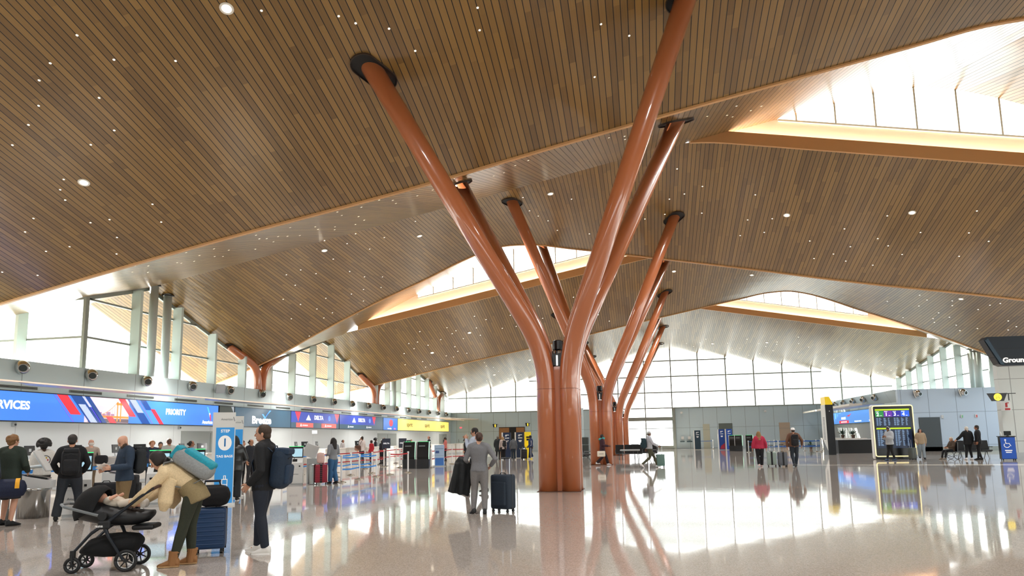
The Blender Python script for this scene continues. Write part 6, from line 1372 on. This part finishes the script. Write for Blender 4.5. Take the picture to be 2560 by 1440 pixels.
for sx in (-1, 1):
    mb = MB(); mb.tube([(sx*.27, -.1+.2*math.cos(a), .2+.185*math.sin(a)) for a in [2*PI*i/20 for i in range(21)]], .015, 6); mb.tube([(sx*.27, -.1, .2), (sx*.27, .05, .2), (sx*.25, .4, .12)], .014, 6); obj('wheel', mb, KB, t)
    mb = MB(); mb.tube([(sx*.24, -.2, .9), (sx*.24, -.15, .4), (sx*.24, .38, .4), (sx*.22, .5, .1)], .015, 6); obj('side_frame', mb, LEGM, t)
# -- left: queue and check-in
P('woman with long dark hair in grey jumper and flared jeans beside the red suitcase', (-11.25, 23.5), 62, 1.66, '#cc9c82', '#80868d', '#2f5f8a', '#15161a', ('long', '#17110f'), pose={'wrL': (-.12, .22, 1.08), 'wrR': (.1, .24, 1.1), 'anL': (-.08, .05, .085), 'anR': (.08, -.12, .085)}, hem=.05, legw=1.22, turn=(.3, 0), face=True, vox=.02)
suitcase('red suitcase with black centre strap beside the woman in grey jumper', (-11.5, 23.1, 0), R(25), (.42, .28, .64), '#8f1c34', stripe='#121317', handle=.3, ribs=True)
backpack('pale pink backpack sitting on the red suitcase', (-11.52, 23.08, .92), R(200), (.28, .2, .36), '#cfb3ac', straps=False)
P('woman with a black afro in white football shirt behind the tilted screens', (-13.7, 13.6), 60, 1.66, '#4a3024', '#d8d6d0', '#1a1b20', '#15161a', ('afro', '#0f0d0d'), hem=.05, jacket=.03, pose={'wrL': (-.15, .25, 1.1), 'wrR': (.15, .25, 1.1)})
AF = [o for o in COL.objects if o.get('label', '').startswith('woman with a black afro')][0]
mb = MB(); mb.poly([(.1*math.cos(a), -.175, 1.2+.1*math.sin(a)) for a in [2*PI*i/20 for i in range(20)]]); e_ = obj('emblem', mb, mat('emblem_white', '#f2f2ee', .6), AF, fix=False)
mb = MB()
mb.tube([(.1*math.cos(a), -.177, 1.2+.1*math.sin(a)) for a in [2*PI*i/20 for i in range(21)]], .008, 6); obj('emblem_ring', mb, mat('emblem_grey', '#33363a', .6), e_)
for cx, cz, c in ((.02, 1.25, '#d9b13a'), (.05, 1.2, '#b8323a'), (.0, 1.155, '#2a4f9c')): mb = MB(); mb.poly([(cx-.02, -.179, cz), (cx, -.179, cz-.026), (cx+.02, -.179, cz), (cx, -.179, cz+.026)]); obj('star', mb, mat('star'+c, c, .6), e_, fix=False)
Q = lambda x, D: (-math.sin(math.radians(10.91)-math.atan((x-1280)/1707))*D, math.cos(math.radians(10.91)-math.atan((x-1280)/1707))*D)
P('elderly man in beige shirt at the counter left of the bearded man', Q(233, 25.5), 60, 1.72, '#cf9f88', '#a7988c', '#6b5a44', '#2a2a2c', ('bald', '#cfc9c0'), hem=.05, pose={'wrL': (-.15, .25, 1.08), 'wrR': (.15, .25, 1.08)})
t = thing('shoulder_bag', 'black shoulder bag on the elderly man in beige', 'bag', (*[a+b for a, b in zip(Q(233, 25.5), (.32, .1))], .95)); mb = MB(); mb.rbox((0, 0, .12), (.4, .2, .28), .08); obj('bag_body', remesh(mb, .02, 2), MATS['bag_black'], t, fix=False); mb = MB(); mb.tube([(-.15, 0, .24), (-.22, 0, .45), (-.3, 0, .52)], .015, 6); obj('strap', mb, MATS['bag_black'], t)
P('agent with curly auburn hair behind the left counters', Q(384, 27), -130, 1.66, '#c9967c', '#1f2a40', '#1a1b20', '#15161a', ('curly', '#8a5a34'))
P('dark haired agent lower behind the counter next to the auburn haired agent', Q(405, 29.5), -140, 1.62, '#b08468', '#3a3438', '#1a1b20', '#15161a', ('short', '#17120f'))
P('man in pale denim jacket at the counter, seen from behind', Q(426, 27), 55, 1.74, '#b8846a', '#b4b8b2', '#39465a', '#2a2a2c', ('thin', '#5a3f30'), hem=.05)
P('woman with dark hair in a bun leaning at the counter left of the totem', Q(481, 26), -20, 1.64, '#8a5c44', '#8d96a6', '#22252c', '#15161a', ('bun', '#15100e'), turn=(-.4, 0))
P('woman with auburn hair and red lanyard beyond the leather jacket', Q(608, 27), -80, 1.62, '#c08a70', '#1c2030', '#1a1b22', '#15161a', ('short', '#5f2f22'))
P('dark haired person just left of the navy backpack man, far behind', Q(629, 27), -100, 1.66, '#a3765c', '#1d2028', '#1a1b22', '#15161a', ('bun', '#14100e'))
P('agent with a dark bun in patterned top behind the DELTA counters', (-22.3, 48.2), -100, 1.66, '#a3765c', '#c9c6c4', '#1a1b22', '#15161a', ('bun', '#14100e'))
P('agent in white blouse bending over the counter beside the tall man', (-21.9, 50.4), -110, 1.66, '#b98a70', '#dcd9d8', '#1a1b22', '#15161a', ('short', '#3a2c24'))
P('tall man in white shirt with a brown shoulder bag at the DELTA counter', (-18.2, 42.2), 70, 1.84, '#b98468', '#d9cfcb', '#22252c', '#2a2a2c', ('short', '#2b1f18'), hem=.1, turn=(.3, 0))
t = thing('shoulder_bag', 'brown leather bag on the tall man in white shirt', 'bag', (-18.35, 41.9, .98)); mb = MB(); mb.rbox((0, 0, .1), (.42, .2, .34), .08); obj('bag_body', remesh(mb, .02, 2), mat('bag_brown', '#5a3826', .6), t, fix=False); mb = MB(); mb.tube([(.1, 0, .25), (.25, 0, .5), (.32, 0, .62)], .015, 6); obj('strap', mb, MATS['bag_brown'], t)
P('woman in red shirt at the counter right of the tall man', (-18.0, 43.3), 80, 1.58, '#c08a70', '#b3202c', '#22252c', '#2a2a2c', ('pony', '#3a2018'))
P('agent with black afro hair behind the counter right of the red shirt', (-21.5, 50.6+2), -60, 1.74, '#5a3c2e', '#1b1d24', '#1a1b22', '#15161a', ('afro', '#0f0d0d'))
P('dark clothed person between the two small DELTA notices', (-17.5, 43.9), 70, 1.6, '#6b4636', '#1d1f26', '#1a1b22', '#15161a', ('bob', '#1d1512'))
P('man in red jacket beyond the small DELTA notices', (-19.2, 48.6), 60, 1.76, '#c99a80', '#a8222c', '#22252c', '#2a2a2c', ('thin', '#6a4a38'))
for i, (x, y) in enumerate(((-15.5, 39.6), (-15.3, 41.9))): t = thing('notice_screen', ['left', 'right'][i]+' one of two small dark DELTA notices on posts', 'notice', (x, y, 0), R(30)); mb = MB(); mb.cyl((0, 0, 0), (0, 0, 1.1), .025, 8); mb.lathe([(.16, 0), (.16, .015), (.03, .03)], seg=12); obj('post', mb, LEGM, t); mb = MB(); mb.rbox((0, 0, 1.35), (.5, .05, .6), .02); p_ = obj('panel', mb, mat('notice_dark', '#222a3c', .4), t); text('lettering', 'DELTA', .12, WH, (0, -.03, 1.35), (PI/2, 0, 0), p_, .001)
P('man in dark suit behind the pair of black kiosks', (-17.0, 52.6), 100, 1.84, '#c08a74', '#17181d', '#17181d', '#15161a', ('bald', '#4a3a30'), turn=(0, -.3))
P('person with blond hair far behind the left black kiosk', (-22.2, 63.2), 150, 1.62, '#cfa088', '#cfcac4', '#22252c', '#15161a', ('short', '#b8a080'))
P('person in salmon pink shirt bending at a counter above the pale blue notice', (-14.4, 48.4), 100, 1.7, '#8a5c44', '#c26a62', '#22252c', '#15161a', ('short', '#17110f'), turn=(0, -.6))
P('dark haired person in black leaning at a kiosk left of the man with glasses', (-10.7, 40.2), 100, 1.6, '#b98a70', '#17191e', '#1a1b22', '#15161a', ('short', '#17110f'), turn=(0, -.5))
# -- far left by the totems
P('person in long dark green coat at the navy totems, left of the pale top woman', (-10.9, 50.3), -10, 1.72, '#9a6e58', '#20282a', '#16181c', '#15161a', ('short', '#5a5048'), hem=.35, jacket=.05, topname='coat')
P('woman with blond hair in pale top and black trousers at the navy totems', (-10.3, 49.3), 20, 1.68, '#cfa088', '#c4b8b2', '#121317', '#15161a', ('bob', '#a88a60'), hem=.15, legw=1.3)
backpack('black backpack on the blond woman at the navy totems', (-10.15, 49.1, 1.15), R(-60), (.3, .2, .45), '#15171b')
P('person in grey hooded top bending at the right navy totem', (-9.45, 48.9), 15, 1.6, '#9a6e58', '#55585c', '#1c2a38', '#8a8f94', ('short', '#55585c'), hem=.1, jacket=.05, topname='hoodie', legw=1.15, pose={'head': (0, .2, 1.5), 'neck': (0, .1, 1.45)})  # hair shell in hood grey, added to stand in for the hood
t, HM, J = P('man in dark blue tracksuit with white stripes and cap beside a black suitcase', (-8.35, 49.9), 100, 1.74, '#4a3024', '#1e3158', '#1b2d52', '#d9dadb', ('cap', '#15110f'), hem=.1, jacket=.05, wd=1.15, legw=1.25, pose=walk(1, .1)); cap_on(t, HM, '#23262c')
mb = MB()
for s in (-1, 1): mb.tube([(s*.29, -.03, 1.35), (s*.31, -.05, 1.1), (s*.31, .0, .95)], .018, 6); mb.tube([(s*.2, 0, .9), (s*.19, 0, .5), (s*.17, 0, .15)], .018, 6)
obj('side_stripes', mb, mat('stripe_white', '#d6d8da', .7), t)
suitcase('black suitcase beside the man in the blue tracksuit', (-8.75, 49.3, 0), R(20), (.42, .28, .66), '#121317', True, .2, ribs=False)
